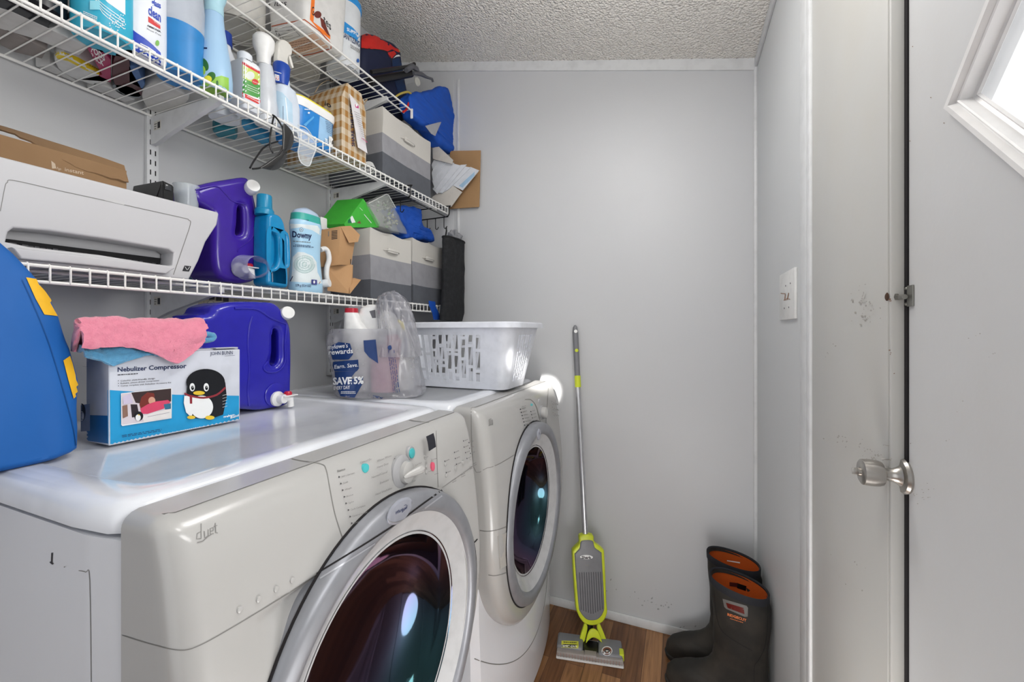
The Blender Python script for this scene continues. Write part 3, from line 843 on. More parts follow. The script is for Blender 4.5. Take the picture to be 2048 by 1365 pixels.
bracket(SY1, ZC, 'white steel bracket under the printer shelf, above the pink towel')
bracket(SY2, ZB, 'white steel bracket under the bottles shelf, above the green box')
bracket(SY2, ZC, 'white steel bracket under the printer shelf, behind the grey plastic bag')
bracket(SY2, ZA, 'white steel bracket under the shelf nearest the ceiling, behind the checked paper box')

# ------------------------------------------------------------------ helper builders
def yzw(p): return (p.y, p.z)
def jug(name, label, out, X, thick, cap_px, cap_r, slot_px, colr, zbase, hollow=None):
    """big flat-sided detergent jug: outline read on its front face plane"""
    o = yz(out, X); pts = smooth2(o, 4)
    cy = sum(p[0] for p in pts) / len(pts)
    t = thing(name, label, 'detergent jug', (X - thick, cy, zbase))
    bm = B(); holes = [smooth2(yz(slot_px, X), 4)] if slot_px else []
    extr(bm, [pts] + holes, YZ(X - thick), thick, min(.017, thick * .5), 5)
    body = ob('jug_body', bm, colr, t, 1.0)
    # web inside the handle opening, flat collar around it
    bm = B()
    if slot_px:
        s0 = smooth2(yz(slot_px, X), 4); cy0 = sum(p[0] for p in s0) / len(s0); cz0 = sum(p[1] for p in s0) / len(s0); mx_ = max(p[0] for p in pts) - .006
        big = []
        for p in s0:
            v = Vector((p[0] - cy0, p[1] - cz0)); L_ = max(v.length, 1e-4); q = v * ((L_ + .022) / L_); big.append((min(cy0 + q.x, mx_), cz0 + q.y))
        extr(bm, [big, s0], YZ(X - thick), thick - .005, .006, 4); ob('grip_collar', bm, colr, body, 1.0); bm = B()
        s = smooth2(yz(slot_px, X), 3); extr(bm, [s], YZ(X - thick), thick * .35, 0); ob('handle_web', bm, colr, body)
    return t, body
M_purple = mat('purple_hdpe', '#3d2098', 0.24, coat=0.2, sss=0.0)
M_blue = mat('deep_blue_hdpe', '#2420a6', 0.22, coat=0.25)
M_teal = mat('teal_hdpe', '#0a86bd', 0.26, coat=0.2)

def lin_pts(ox, oy, sc, pts): return [(ox + a / sc, oy + b / sc) for a, b in pts]

# ================================================================== MIDDLE SHELF (bottles)
M_turq = mat('turquoise_label', '#39b0cf', 0.35)
y, w, z = stand(160, 252, -40, -1.045)
bm = B(); bottle(bm, -1.045, y, [(ZB + .002, w * .47, w * .47, 2), (ZB + .006, w / 2, w / 2, 2), (ZB + .22, w / 2, w / 2, 2), (ZB + .225, w * .45, w * .45, 2)])
o = ob('wipes_canister', bm, M_turq, None, base=(-1.045, y, ZB)); tag(o, 'turquoise wipes canister cut off by the top edge, left of the glass cleaner', 'wipes canister')
d = Decal(o)
for k in range(4): d.line(M_whiteink, [(178 + k * 2, -20), (205, 8 + k * 6), (249, 40 + k * 6)], 1.2, sm=4)
d.poly(M_whiteink, [(205, -5), (215, 5), (250, 30), (250, -5)]); rnd = random.Random(1)
for k in range(40): d.ell(M_whiteink, rnd.uniform(218, 248), rnd.uniform(30, 62), 1.2, 1.2, n=6)
d.rect(mat('pale_cyan', '#8fd3e4', .4), 182, 4, 200, 22); d.scribble(M_whiteink, 170, 26, 196, 38, 2, 3, 4)
d.build(o)
M_hdw = mat('white_hdpe', '#dfe3ea', 0.35, var=(8, .3, '#d3d8e0'))
y, w, z = stand(250, 322, -60, -1.04)
bm = B(); bottle(bm, -1.04, y, [(ZB + .002, .024, w * .44, 3), (ZB + .008, .028, w / 2, 3), (ZB + .18, .028, w / 2, 3), (ZB + .215, .022, w * .36, 2.5), (ZB + .24, .013, .013, 2), (ZB + .262, .013, .013, 2)])
o = ob('cleaner_bottle', bm, M_hdw, None, base=(-1.04, y, ZB)); tag(o, 'flat white ammonia glass cleaner bottle with a red stripe and blue swoosh', 'glass cleaner')
d = Decal(o, 160, 0, 6.823)
bl = mat('label_blue', '#1c42b4', .35)
d.poly(bl, [(668, 360), (760, 440), (880, 520), (990, 610), (1100, 720), (1104, 900), (668, 640)])
d.rect(M_redink, 930, 222, 1092, 222) ; d.poly(M_redink, [(930, 222), (1095, 345), (1095, 400), (930, 300)])
d.text(bl, 'glass', 975, 60, 1100, 118, 80, .03); d.text(bl, 'clean', 930, 190, 1100, 305, 130, .03)
d.text(M_ink, 'AMMONIA', 915, 360, 1100, 450, 28, .02); d.text(M_greyink, 'Streak Free', 908, 400, 1100, 495, 24)
d.text(M_whiteink, '* Windows', 990, 290, 1092, 362, 16); d.ell(mat('leaf_green', '#7cb356', .5), 1052, 590, 26, 40)
d.line(M_whiteink, [(820, 595), (930, 650), (1030, 720)], 14)
d.build(o)
# translucent refill bottle with blue liquid
M_tr = mat('frosted_bottle', '#d3dbe8', 0.3, alpha=0.55); M_liq = mat('blue_liquid', '#2a7fc0', 0.35)
y, w, z = stand(319, 399, -40, -1.045)
t = thing('refill_bottle', 'frosted cleaner refill bottle half full of blue liquid, right of the glass cleaner', 'cleaner bottle', (-1.045, y, ZB))
lv = ZB + .112
secs = [(ZB + .002, w * .44, w * .44, 2.2), (ZB + .010, w * .49, w * .49, 2.2), (ZB + .06, w * .47, w * .47, 2.2), (lv, w * .49, w * .49, 2.2), (ZB + .17, w * .5, w * .5, 2.2), (ZB + .21, w * .46, w * .46, 2.2), (ZB + .24, w * .34, w * .34, 2), (ZB + .262, w * .2, w * .2, 2), (ZB + .29, w * .2, w * .2, 2)]
bm = B(); bottle(bm, -1.045, y, secs[3:]); ob('bottle_body', bm, M_tr, t)
bm = B(); bottle(bm, -1.045, y, [(s[0] + .001 * (i == 0), s[1] * .998, s[2] * .998, s[3]) for i, s in enumerate(secs[:4])]); ob('liquid', bm, M_liq, t)
# air freshener with lemon print
M_fresh = mat('pale_blue_bottle', '#9fc2e0', 0.3, var=(6, .3, '#8fb4d6')); M_fcap = mat('pale_aqua_cap', '#a7cfdd', 0.3)
y, w, z = stand(397, 459, 0, -1.03)
t = thing('air_freshener', 'pale blue air freshener spray with lemon print and round top', 'air freshener', (-1.03, y, ZB))
h = w / 2
bm = B(); bottle(bm, -1.03, y, [(ZB + .002, h * .9, h * .95, 2), (ZB + .008, h, h * 1.02, 2), (ZB + .04, h * 1.0, h * 1.02, 2), (ZB + .08, h * .9, h * .93, 2), (ZB + .12, h * .72, h * .76, 2), (ZB + .16, h * .56, h * .6, 2), (ZB + .19, h * .5, h * .52, 2)]); bd = ob('bottle_body', bm, M_fresh, t)
bm = B(); bottle(bm, -1.03, y, [(ZB + .19, h * .52, h * .54, 2), (ZB + .215, h * .5, h * .52, 2), (ZB + .232, h * .66, h * .66, 2), (ZB + .25, h * .74, h * .74, 2), (ZB + .268, h * .7, h * .7, 2), (ZB + .285, h * .45, h * .45, 2), (ZB + .288, h * .1, h * .1, 2)]); ob('spray_head', bm, M_fcap, t)
d = Decal(bd, 350, 0, 4.096); g1 = mat('leaf_dark_green', '#2d6a2c', .4); g2 = mat('lime_print', '#a9cf3c', .4); g3 = mat('grass_print', '#8fc04a', .4)
d.poly(g3, [(205, 690), (300, 640), (380, 620), (440, 640), (440, 800), (340, 800), (205, 760)])
d.ell(g1, 240, 530, 32, 55, -.4); d.ell(g1, 295, 630, 34, 42, .6); d.ell(g2, 225, 580, 26, 40); d.ell(mat('yellow_print', '#e4dd3f', .4), 270, 650, 32, 30); d.ell(M_whiteink, 222, 590, 11, 18); d.ell(g1, 345, 690, 10, 30)
d.line(M_navyink, [(215, 395), (265, 397)], 12)
d.build(bd)
# bottle with blue cap behind
y, w, z = stand(436, 462, 66, -1.13)
t = thing('cleaner_bottle', 'white bottle with a dark blue cap standing behind the air freshener', 'cleaner bottle', (-1.13, y, ZB))
bm = B(); bottle(bm, -1.13, y, [(ZB + .002, .03, .034, 2.5), (z - .09, .03, .034, 2.5), (z - .045, .016, .016, 2), (z - .03, .014, .014, 2)]); ob('bottle_body', bm, M_hdw, t)
bm = B(); bottle(bm, -1.13, y, [(z - .035, .018, .018, 2), (z - .002, .017, .017, 2), (z, .015, .015, 2)]); ob('cap', bm, mat('dark_blue_cap', '#173a94', .3), t)
# mould killer bottle
c1 = P(457, 200, X=-1.055); c2 = P(487, 200, X=-1.018); c3 = P(523, 200, X=-1.018)
zt = P(500, 118, X=-1.02).z
t = thing('mould_cleaner_bottle', 'squared white mould killer bottle with a red and green label', 'cleaner bottle', (-1.04, (c2.y + c3.y) / 2, ZB))
cy = (c2.y + c3.y) / 2; hy = (c3.y - c2.y) / 2
bm = B(); bottle(bm, -1.048, cy, [(ZB + .002, .028, hy * .96, 7), (ZB + .006, .031, hy, 7), (zt - .012, .031, hy, 7), (zt - .004, .028, hy * .93, 6), (zt + .001, .020, hy * .72, 3)], rot=0); bd = ob('bottle_body', bm, M_hdw, t, .7)
bm = B(); bottle(bm, -1.048, cy, [(zt, .017, .017, 2), (zt + .020, .017, .017, 2), (zt + .024, .013, .013, 2)]); ob('cap', bm, M_hdw, t)
d = Decal(bd, 350, 0, 4.096)
d.poly(M_whiteink, [(560, 470), (695, 560), (698, 860), (552, 790)])
d.poly(mat('lime_label', '#c5d66b', .4), [(553, 520), (694, 600), (696, 700), (553, 640)]); d.poly(mat('green_label', '#4f9a4a', .4), [(553, 640), (696, 700), (696, 810), (553, 760)])
d.poly(M_redink, [(553, 505), (694, 585), (694, 608), (553, 528)]); d.poly(M_redink, [(553, 755), (600, 785), (650, 810), (697, 822), (698, 862), (553, 792)])
d.ell(mat('spray_icon', '#dfe4dc', .4), 615, 620, 36, 34, .5); d.ell(M_redink, 655, 672, 28, 22, .5); d.text(M_whiteink, 'NUEVO', 635, 672, 678, 690, 9)
d.text(M_ink, 'Hongo Killer', 567, 480, 692, 548, 20, .03); d.text(M_whiteink, 'Quita Moho', 575, 525, 680, 585, 10)
for k in range(3): d.line(M_whiteink, [(590, 695 + k * 18), (685, 735 + k * 18)], 3)
d.scribble(M_whiteink, 590, 790, 680, 838, 6, 1, 3)
d.build(bd)
# tall white bottle behind it
y, w, z = stand(508, 547, 74, -1.055)
t = thing('toilet_cleaner_bottle', 'plain white bottle with a flared cap, between the mould killer and the trigger spray', 'cleaner bottle', (-1.055, y, ZB))
h = w / 2; zz = min(z, ZA - .012)
bm = B(); bottle(bm, -1.055, y + .006, [(ZB + .002, h * .95, h, 2.2), (ZB + .01, h, h * 1.1, 2.2), (ZB + .06, h, h * 1.12, 2.2), (ZB + .11, h * .9, h, 2.2), (ZB + .15, h * .72, h * .8, 2), (zz - .075, h * .62, h * .66, 2)]); ob('bottle_body', bm, mat('white_gloss_bottle', '#ccd0d6', .22, coat=.3), t)
bm = B(); bottle(bm, -1.055, y, [(zz - .078, h * .62, h * .62, 2), (zz - .05, h * .66, h * .66, 2), (zz - .03, h * .98, h * .98, 2), (zz - .008, h * 1.0, h * 1.0, 2), (zz, h * .8, h * .8, 2)]); ob('cap', bm, M_white, t)
# trigger spray
y, w, z = stand(548, 594, 84, -1.035)
t = thing('trigger_spray_bottle', 'white trigger spray bottle with a dark blue collar beside the sunglasses', 'spray bottle', (-1.035, y, ZB))
h = w / 2; nz = z - .078
bm = B(); bottle(bm, -1.035, y + .004, [(ZB + .002, h * .7, h * .98, 3), (ZB + .008, h * .75, h * 1.04, 3), (ZB + .075, h * .75, h * 1.04, 3, 0, 0), (ZB + .12, h * .6, h * .86, 2.4, 0, -.004), (nz - .05, h * .42, h * .5, 2, 0, -.008), (nz - .02, h * .45, h * .5, 2, 0, -.012)]); bd = ob('bottle_body', bm, mat('pale_spray_body', '#cfd9e6', .3), t)
yn = y - .012
bm = B(); bottle(bm, -1.035, yn, [(nz - .052, h * .46, h * .54, 2.2), (nz - .03, h * .52, h * .62, 2.2), (nz, h * .62, h * .68, 2.2), (nz + .006, h * .55, h * .6, 2.2)]); cl = ob('collar', bm, mat('collar_blue', '#16429f', .3), t)
d = Decal(cl, 420, 0, 6.825); d.poly(M_whiteink, [(885, 1010), (945, 1030), (950, 1180), (990, 1230), (960, 1240), (890, 1170)]); d.poly(M_redink, [(905, 1040), (935, 1045), (935, 1075), (945, 1078), (922, 1095), (900, 1068), (908, 1066)]); d.scribble(M_whiteink, 880, 975, 975, 1005, 10, 1, 2); d.build(cl)
bm = B(); prof = [(-.017, 0), (.014, 0), (.013, .02), (.017, .034), (.024, .040), (.027, .050), (.026, .062), (.018, .069), (.004, .070), (-.010, .062), (-.017, .046), (-.019, .02)]
extr(bm, [smooth2([(yn + a, nz + .004 + b * 1.03) for a, b in prof], 4)], YZ(-1.035), .010, .004, 3)
hd = ob('spray_head', bm, mat('off_white_trigger', '#d4d2cc', .35), t)
bm = B(); extr(bm, [[(yn + a, nz + .004 + b) for a, b in ((.018, .046), (.023, .048), (.032, .026), (.036, .014), (.031, .010), (.026, .018), (.020, .032))]], YZ(-1.035), .005, .0018, 2)
ob('trigger', bm, mat('clear_trigger', '#dedcd6', .2), hd)
d = Decal(bd, 350, 0, 4.096); d.poly(mat('pale_label', '#b4cfe2', .4), [(815, 735), (880, 760), (960, 850), (965, 1010), (860, 960)]); d.line(M_navyink, [(885, 870), (886, 985)], 4); d.line(M_whiteink, [(905, 800), (925, 1000)], 6); d.build(bd)
# wipes tub with yellow lid
a = P(592, 262, X=-1.02); b2 = P(674, 292, X=-1.02)
cy = (a.y + b2.y) / 2; hy = (b2.y - a.y) / 2
t = thing('wipes_tub', 'blue labelled wipes tub with a white and yellow lid', 'wipes tub', (-1.075, cy, ZB))
zl = P(630, 222, X=-1.02).z
bm = B(); bottle(bm, -1.075, cy, [(ZB + .002, .05, hy * .86, 5), (ZB + .008, .053, hy * .9, 5), (zl - .01, .056, hy * .98, 5), (zl, .056, hy * .98, 5)], seg=48); bd = ob('tub_body', bm, mat('tub_blue', '#2b84cf', .3), t)
bm = B(); bottle(bm, -1.075, cy, [(zl - .006, .058, hy * 1.0, 5), (zl + .003, .060, hy * 1.03, 5), (zl + .018, .060, hy * 1.03, 5)], seg=48); ob('rim', bm, M_white, t)
bm = B(); bottle(bm, -1.075, cy, [(zl + .018, .058, hy * .99, 5), (zl + .024, .057, hy * .97, 4.5), (zl + .027, .045, hy * .8, 3)], seg=48); ob('lid', bm, mat('lid_yellow', '#e6d93a', .35), t)
d = Decal(bd, 560, 160, 6.825)
d.poly(mat('pale_blue_panel', '#9cc4e6', .4), [(545, 450), (640, 500), (735, 560), (730, 900), (520, 800)])
for k in range(9): d.scribble(M_navyink, 615 + (k > 3) * 5, 515 + k * 24, 735, 560 + k * 26, 7, 1, k)
d.poly(M_whiteink, [(645, 770), (715, 790), (712, 940), (640, 890)])
for k in range(5): d.line(M_ink, [(655, 795 + k * 14), (700, 812 + k * 14)], 7)
d.text(M_whiteink, '75', 590, 860, 625, 880, 60, .03)
d.scribble(M_whiteink, 318, 408, 430, 412, 14, 1, 2); d.ell(M_whiteink, 368, 456, 15, 12); d.poly(mat('swoosh', '#56a6e0', .4), [(300, 620), (360, 560), (430, 500), (440, 520), (370, 590), (330, 640)])
d.build(bd)
# sunglasses hooked on the lip
M_lens = mat('dark_lens', '#17191c', .06, coat=1.0, spec=.8)
hk = P(548, 232, X=-.972)
t = thing('sunglasses', 'black wraparound sunglasses hooked by one arm over the shelf lip', 'sunglasses', tuple(hk))
XQ = -.962
def gx(pts, x=XQ): return [P(a, b, X=x) for a, b in pts]
bm = B(); tube(bm, smooth_path(gx([(545, 230), (552, 235), (562, 250), (566, 262), (566, 280), (566, 295), (560, 305), (550, 316), (530, 330), (520, 336), (505, 338)]), 4), .0022, 8); ob('frame', bm, M_black, t)
bm = B(); extr(bm, [smooth2(yz([(566, 248), (574, 252), (584, 265), (587, 278), (584, 292), (577, 301), (567, 303), (566, 290), (567, 270)], XQ), 4)], YZ(XQ), .0022, .001, 2); ob('lens', bm, M_lens, t, 1)
bm = B(); extr(bm, [smooth2(yz([(567, 305), (572, 312), (568, 326), (558, 337), (545, 341), (528, 338), (520, 336), (530, 330), (550, 316)], XQ), 4)], YZ(XQ), .0022, .001, 2); ob('lens', bm, M_lens, t, 1)
bm = B(); tube(bm, smooth_path([P(548, 231, X=-.968), P(544, 250, X=-.985), P(540, 275, X=-1.0), P(541, 295, X=-1.0), P(546, 307, X=-1.0)], 5), .0022, 8); ob('arm', bm, M_black, t)
bm = B(); tube(bm, smooth_path([P(500, 336, X=-.97), P(508, 322, X=-.985), P(525, 298, X=-1.0), P(540, 288, X=-1.01), P(556, 283, X=-1.02)], 5), .0022, 8); ob('arm', bm, M_black, t)
# safety goggles
t = thing('safety_glasses', 'clear safety glasses hanging from the shelf lip right of the sunglasses', 'safety glasses', tuple(P(610, 262, X=-.972)))
bm = B(); extr(bm, [smooth2(yz([(594, 262), (600, 285), (596, 305), (602, 325), (618, 332), (622, 322), (630, 308), (632, 298), (632, 285), (620, 268), (606, 258)], -.968), 4)], YZ(-.968), .0016, .0007, 2); ob('lens', bm, M_glass, t, 1)
bm = B(); tube(bm, smooth_path(gx([(580, 262), (592, 262), (600, 262), (612, 268), (632, 285)], -.966), 4), .0018, 8); tube(bm, smooth_path([P(596, 250, X=-.975), P(612, 256, X=-.985), P(624, 272, X=-.995)], 4), .0018, 8); ob('arm', bm, mat('clear_frame', '#e9edf0', .1, alpha=.6), t)
bm = B(); tube(bm, smooth_path(gx([(594, 262), (599, 285), (596, 305), (602, 325), (618, 332), (625, 315), (632, 298)], -.9665), 4), .0015, 6); ob('brow_bar', bm, mat('clear_frame', '#e9edf0', .1, alpha=.6), t)
# checked paper box
M_chk = bpy.data.materials.new('gingham_print'); M_chk.use_nodes = True
nt = M_chk.node_tree; bs = nt.nodes['Principled BSDF']; tc = nt.nodes.new('ShaderNodeTexCoord')
def sq(axis, per, ph):
    sp = nt.nodes.new('ShaderNodeSeparateXYZ'); nt.links.new(tc.outputs['Object'], sp.inputs[0])
    a = nt.nodes.new('ShaderNodeMath'); a.operation = 'MULTIPLY_ADD'; a.inputs[1].default_value = 1 / per; a.inputs[2].default_value = ph
    nt.links.new(sp.outputs[axis], a.inputs[0]); b = nt.nodes.new('ShaderNodeMath'); b.operation = 'FRACT'; nt.links.new(a.outputs[0], b.inputs[0])
    c = nt.nodes.new('ShaderNodeMath'); c.operation = 'GREATER_THAN'; c.inputs[1].default_value = .5; nt.links.new(b.outputs[0], c.inputs[0]); return c
sx, sy, sz = sq(0, .026, .2), sq(1, .026, .1), sq(2, .040, .3)
ad = nt.nodes.new('ShaderNodeMath'); ad.operation = 'MAXIMUM'; nt.links.new(sx.outputs[0], ad.inputs[0]); nt.links.new(sy.outputs[0], ad.inputs[1])
geo = nt.nodes.new('ShaderNodeNewGeometry'); sn = nt.nodes.new('ShaderNodeSeparateXYZ'); nt.links.new(geo.outputs['True Normal'], sn.inputs[0])
ab = nt.nodes.new('ShaderNodeMath'); ab.operation = 'ABSOLUTE'; nt.links.new(sn.outputs[0], ab.inputs[0])
gt = nt.nodes.new('ShaderNodeMath'); gt.operation = 'GREATER_THAN'; gt.inputs[1].default_value = .6; nt.links.new(ab.outputs[0], gt.inputs[0])
m1 = nt.nodes.new('ShaderNodeMix'); nt.links.new(gt.outputs[0], m1.inputs['Factor']); nt.links.new(sx.outputs[0], m1.inputs['A']); nt.links.new(sy.outputs[0], m1.inputs['B'])
s2 = nt.nodes.new('ShaderNodeMath'); s2.operation = 'ADD'; nt.links.new(m1.outputs['Result'], s2.inputs[0]); nt.links.new(sz.outputs[0], s2.inputs[1])
s3 = nt.nodes.new('ShaderNodeMath'); s3.operation = 'MULTIPLY'; s3.inputs[1].default_value = .5; nt.links.new(s2.outputs[0], s3.inputs[0])
cr = nt.nodes.new('ShaderNodeValToRGB'); cr.color_ramp.interpolation = 'CONSTANT'
cr.color_ramp.elements[0].color = lin('#c9bba7'); cr.color_ramp.elements[1].position = .75; cr.color_ramp.elements[1].color = lin('#a07238')
e = cr.color_ramp.elements.new(.25); e.color = lin('#b8a181')
nt.links.new(s3.outputs[0], cr.inputs['Fac']); nt.links.new(cr.outputs['Color'], bs.inputs['Base Color']); bs.inputs['Roughness'].default_value = .7
k1 = P(684, 300, X=-1.0); k2 = P(731, 330, X=-1.0)
zt = P(686, 163, X=-1.005).z
t = thing('gift_bag', 'brown and white checked paper gift bag standing behind the wipes tub', 'gift bag', (-1.12, (k1.y + k2.y) / 2, ZB))
bm = B(); ya, yb_ = k1.y - .002, k2.y + .002
lo = [(-1.245, ya + .004), (-1.0, ya), (-.998, ya + .002), (-1.0, yb_), (-1.245, yb_)]
loft(bm, [[Vector((x, y, ZB + .003)) for x, y in lo], [Vector((x, y, zt - .055 + (x + 1.0) * -.02)) for x, y in lo], [Vector((x * 1.0, (y * .6 + (ya + yb_) / 2 * .4), zt - (0 if x > -1.1 else .012))) for x, y in lo]])
bx_ = ob('bag_body', bm, M_chk, t, .3)
bm = B(); tube(bm, smooth_path([P(629, 187, X=-1.16), P(640, 170, X=-1.15), P(655, 161, X=-1.15), P(668, 164, X=-1.14)], 6), .0012, 6); tube(bm, smooth_path([Vector((-1.02, yb_ - .01, zt - .03)), Vector((-1.0, yb_ + .006, zt - .005)), Vector((-1.03, yb_ + .01, zt - .03))], 6), .0012, 6); ob('string_handle', bm, mat('jute_string', '#b7a283', .9), t)
d = Decal(bx_, 560, 160, 6.825)
d.text(M_navyink, 'SHARE THE LOVE', 1018, 910, 990, 330, 38, .03, up=(-1, -.05))
d.text(M_ink, 'lo', 610, 345, 700, 385, 70, .02)
d.build(bx_)
# gift tag
q = [P(a, b, X=-.985) for a, b in ((699, 187), (718, 210), (735, 307), (716, 295))]
q2 = [P(a, b, X=-.99) for a, b in ((699, 187), (718, 210), (735, 307), (716, 295))]
bm = B(); loft(bm, [[v for v in q], [v + Vector((-.0012, 0, 0)) for v in q]]); o = ob('bag_tag', bm, mat('tag_paper', '#d9d6d9', .7), t)
d = Decal(o, 560, 160, 6.825); d.poly(mat('magenta_ink', '#c2307c', .5), [(1015, 290), (1060, 305), (1075, 390), (1030, 375)]); d.ell(M_whiteink, 1045, 345, 12, 22)
for k in range(12): d.scribble(M_greyink, 1010 + k * 9, 430 + k * 34, 1090 + k * 8, 470 + k * 34, 7, 1, k)
d.scribble(mat('magenta_ink', '#c2307c', .5), 1085, 800, 1160, 860, 12, 1, 9); d.build(o)

# fabric bins
M_bc = mat('bin_cream', '#c9c6c0', .85, bump=(400, .1), var=(12, .2, '#bfbcb5')); M_bg = mat('bin_light_grey', '#97979c', .85, bump=(400, .1)); M_bd = mat('bin_dark_grey', '#5c5f66', .85, bump=(400, .1))
def fabric_bin(label, x0, x1, y0, y1, z0, zt, seed, sag=.006, z12=(.35, .66), shift=0):
    t = thing('storage_bin', label, 'fabric storage bin', ((x0 + x1) / 2, (y0 + y1) / 2, z0), 'grey striped fabric bins')
    bm = B(); rings = []; mi = []; zs = [0, .04, .17, z12[0], z12[0] + .001, .5, z12[1], z12[1] + .001, .82, .97, 1.0]
    def plan(z, k):
        c = []; n = 8
        for ax, ay, bx, by in ((x0, y0, x1, y0), (x1, y0, x1, y1), (x1, y1, x0, y1), (x0, y1, x0, y0)):
            for i in range(n): c.append(Vector((ax + (bx - ax) * i / n, ay + (by - ay) * i / n, z)))
        return c
    H = zt - z0
    for u in zs:
        r = plan(z0 + u * H, 0)
        for v in r:
            e = min(abs(v.y - y0), abs(v.y - y1)) / (y1 - y0); f = min(abs(v.x - x0), abs(v.x - x1)) / (x1 - x0)
            k = noise.noise(Vector((v.x * 9 + seed, v.y * 9, v.z * 9)))
            if v.x > x1 - 1e-4: v.x += (-.006 * e * 2 + .004 * k) * (0 < u < 1)
            if v.y < y0 + 1e-4: v.y += (.006 * f * 2 + .003 * k) * (0 < u < 1)
            if v.y > y1 - 1e-4: v.y += -(.004 * f * 2 + .003 * k) * (0 < u < 1)
            if u > .9: v.z -= sag * math.sin(math.pi * min(1, e * 2)) + sag * .6 * math.sin(math.pi * min(1, f * 2))
            v.y += shift * u
        rings.append(r)
    for i in range(len(rings) - 1):
        loft(bm, [rings[i], rings[i + 1]], i == 0, False, mi=(2 if zs[i] < z12[0] else 1 if zs[i] < z12[1] else 0))
    inr = [v + Vector(((x0 + x1) / 2 - v.x, (y0 + y1) / 2 + shift - v.y, 0)) * .10 for v in rings[-1]]
    low = [Vector((v.x, v.y, z0 + .01)) for v in inr]
    loft(bm, [rings[-1], inr, low], False, True, mi=0)
    bmesh.ops.remove_doubles(bm, verts=bm.verts, dist=1e-5)
    ob('bin_body', bm, [M_bc, M_bg, M_bd], t, .6)
    bm = B(); ym = (y0 + y1) / 2 + shift * .7; zz = z0 + H * .74
    tube(bm, smooth_path([(x1 - .004, ym - .045, zz), (x1 + .006, ym - .03, zz), (x1 + .008, ym, zz), (x1 + .006, ym + .03, zz), (x1 - .004, ym + .045, zz)], 4), .002, 6)
    box(bm, x1 + .0005, x1 + .0075, ym - .028, ym + .028, zz - .008, zz + .008, .002); ob('pull_strap', bm, M_bc, t)
    return t
ya = P(765, 300, X=-1.0).y; yb_ = P(861, 350, X=-1.0).y
zt = P(765, 212, X=-1.0).z
fabric_bin('grey striped fabric bin on the bottles shelf, beside the checked gift bag', -1.25, -1.0, ya, yb_, ZB + .003, zt - .0, 3, z12=(.34, .62))

# envelopes box tipped against the back wall
M_kr = mat('kraft_box', '#a5825c', .85, bump=(80, .1), var=(14, .3, '#94734f'))
t = thing('mailer_box', 'tipped brown cardboard box of white folded mailers beside the back wall', 'cardboard box', tuple(P(905, 415, Y=1.62)))
Yb = 1.665
# box panels: back flap against the wall, folded front panel
def slab(bm, pts, Y, th): loft(bm, [[P(a, b, Y=Y) for a, b in pts], [P(a, b, Y=Y) + Vector((0, th, 0)) for a, b in pts]])
bm = B(); slab(bm, [(900, 302), (961, 301), (958, 414), (899, 418)], 1.675, .004); ob('back_panel', bm, M_kr, t, .3)
bm = B(); slab(bm, [(864, 281), (906, 320), (904, 328), (866, 318)], 1.60, .003); ob('side_flap', bm, mat('box_white_in', '#c9c4bd', .8), t, .3)
bm = B(); slab(bm, [(863, 396), (899, 367), (924, 384), (902, 414), (884, 410)], 1.635, .003); ob('front_flap', bm, mat('box_white_in', '#c9c4bd', .8), t, .3)
# mailers
M_pap = mat('white_mailer', '#d3d6dc', .5)
mailers = [((863, 330), (870, 316), (881, 320), (866, 340)), ((863, 345), (876, 320), (892, 324), (866, 362)), ((864, 362), (893, 318), (908, 326), (870, 378)), ((865, 378), (905, 327), (921, 331), (874, 388)), ((872, 386), (921, 330), (933, 329), (885, 386)), ((882, 388), (930, 333), (941, 335), (898, 378)), ((899, 368), (941, 334), (958, 341), (925, 381))]
for i, q in enumerate(mailers):
    Y = 1.61 + .004 * i
    bm = B(); r0 = [P(a, b, Y=Y) for a, b in q]; c = sum(r0, Vector()) / 4
    loft(bm, [[c + (v - c) * .93 for v in r0], r0, [v + Vector((0, .003, 0)) for v in r0]])
    o = ob('folded_mailer', bm, M_pap, None, .3, base=tuple(c))
    pos = ['first from the left', 'second from the left', 'third from the left', 'fourth from the left', 'fifth from the left', 'sixth from the left', 'at the right end with a blue stripe'][i]
    tag(o, 'white folded mailer in the tipped cardboard box, ' + pos, 'mailer', 'white mailers in the tipped box')
    if i == 6:
        d = Decal(o); d.poly(mat('pale_blue_stripe', '#9fc0da', .5), [(918, 372), (950, 343), (955, 346), (925, 376)]); d.build(o)

# white coil of cord and film sleeve lying on the shelf
bm = B(); cc = P(745, 338, X=-1.01)
for k in range(3): tube(bm, [(cc.x + (.022 - k * .003) * math.cos(a) - .02, cc.y + (.026 - k * .003) * math.sin(a), ZB + .005 + k * .006 + .008 * (1 + math.cos(a))) for a in [2 * math.pi * i / 28 for i in range(28)]], .002, 6, closed=True)
o = ob('cable_coil', bm, M_white, None, base=(cc.x - .02, cc.y, ZB)); tag(o, 'small coil of white cord at the foot of the fabric bin', 'cable')
bm = B(); a, b2 = P(600, 360, Z=ZB), P(735, 370, Z=ZB)
box(bm, -1.26, -1.06, P(640, 352, X=-1.1).y, P(735, 372, X=-1.06).y - .16, ZB + .002, ZB + .005); wrinkle(bm, .001, 20, 2)
bmesh.ops.delete(bm, geom=bm.faces[:], context='FACES') if False else None
o = ob('plastic_sleeve', bm, mat('cloudy_sleeve', '#c6c9cc', .3), None, base=(-1.16, 1.2, ZB)); tag(o, 'flat cloudy plastic sleeve seen through the wires under the gift bag', 'plastic sleeve')

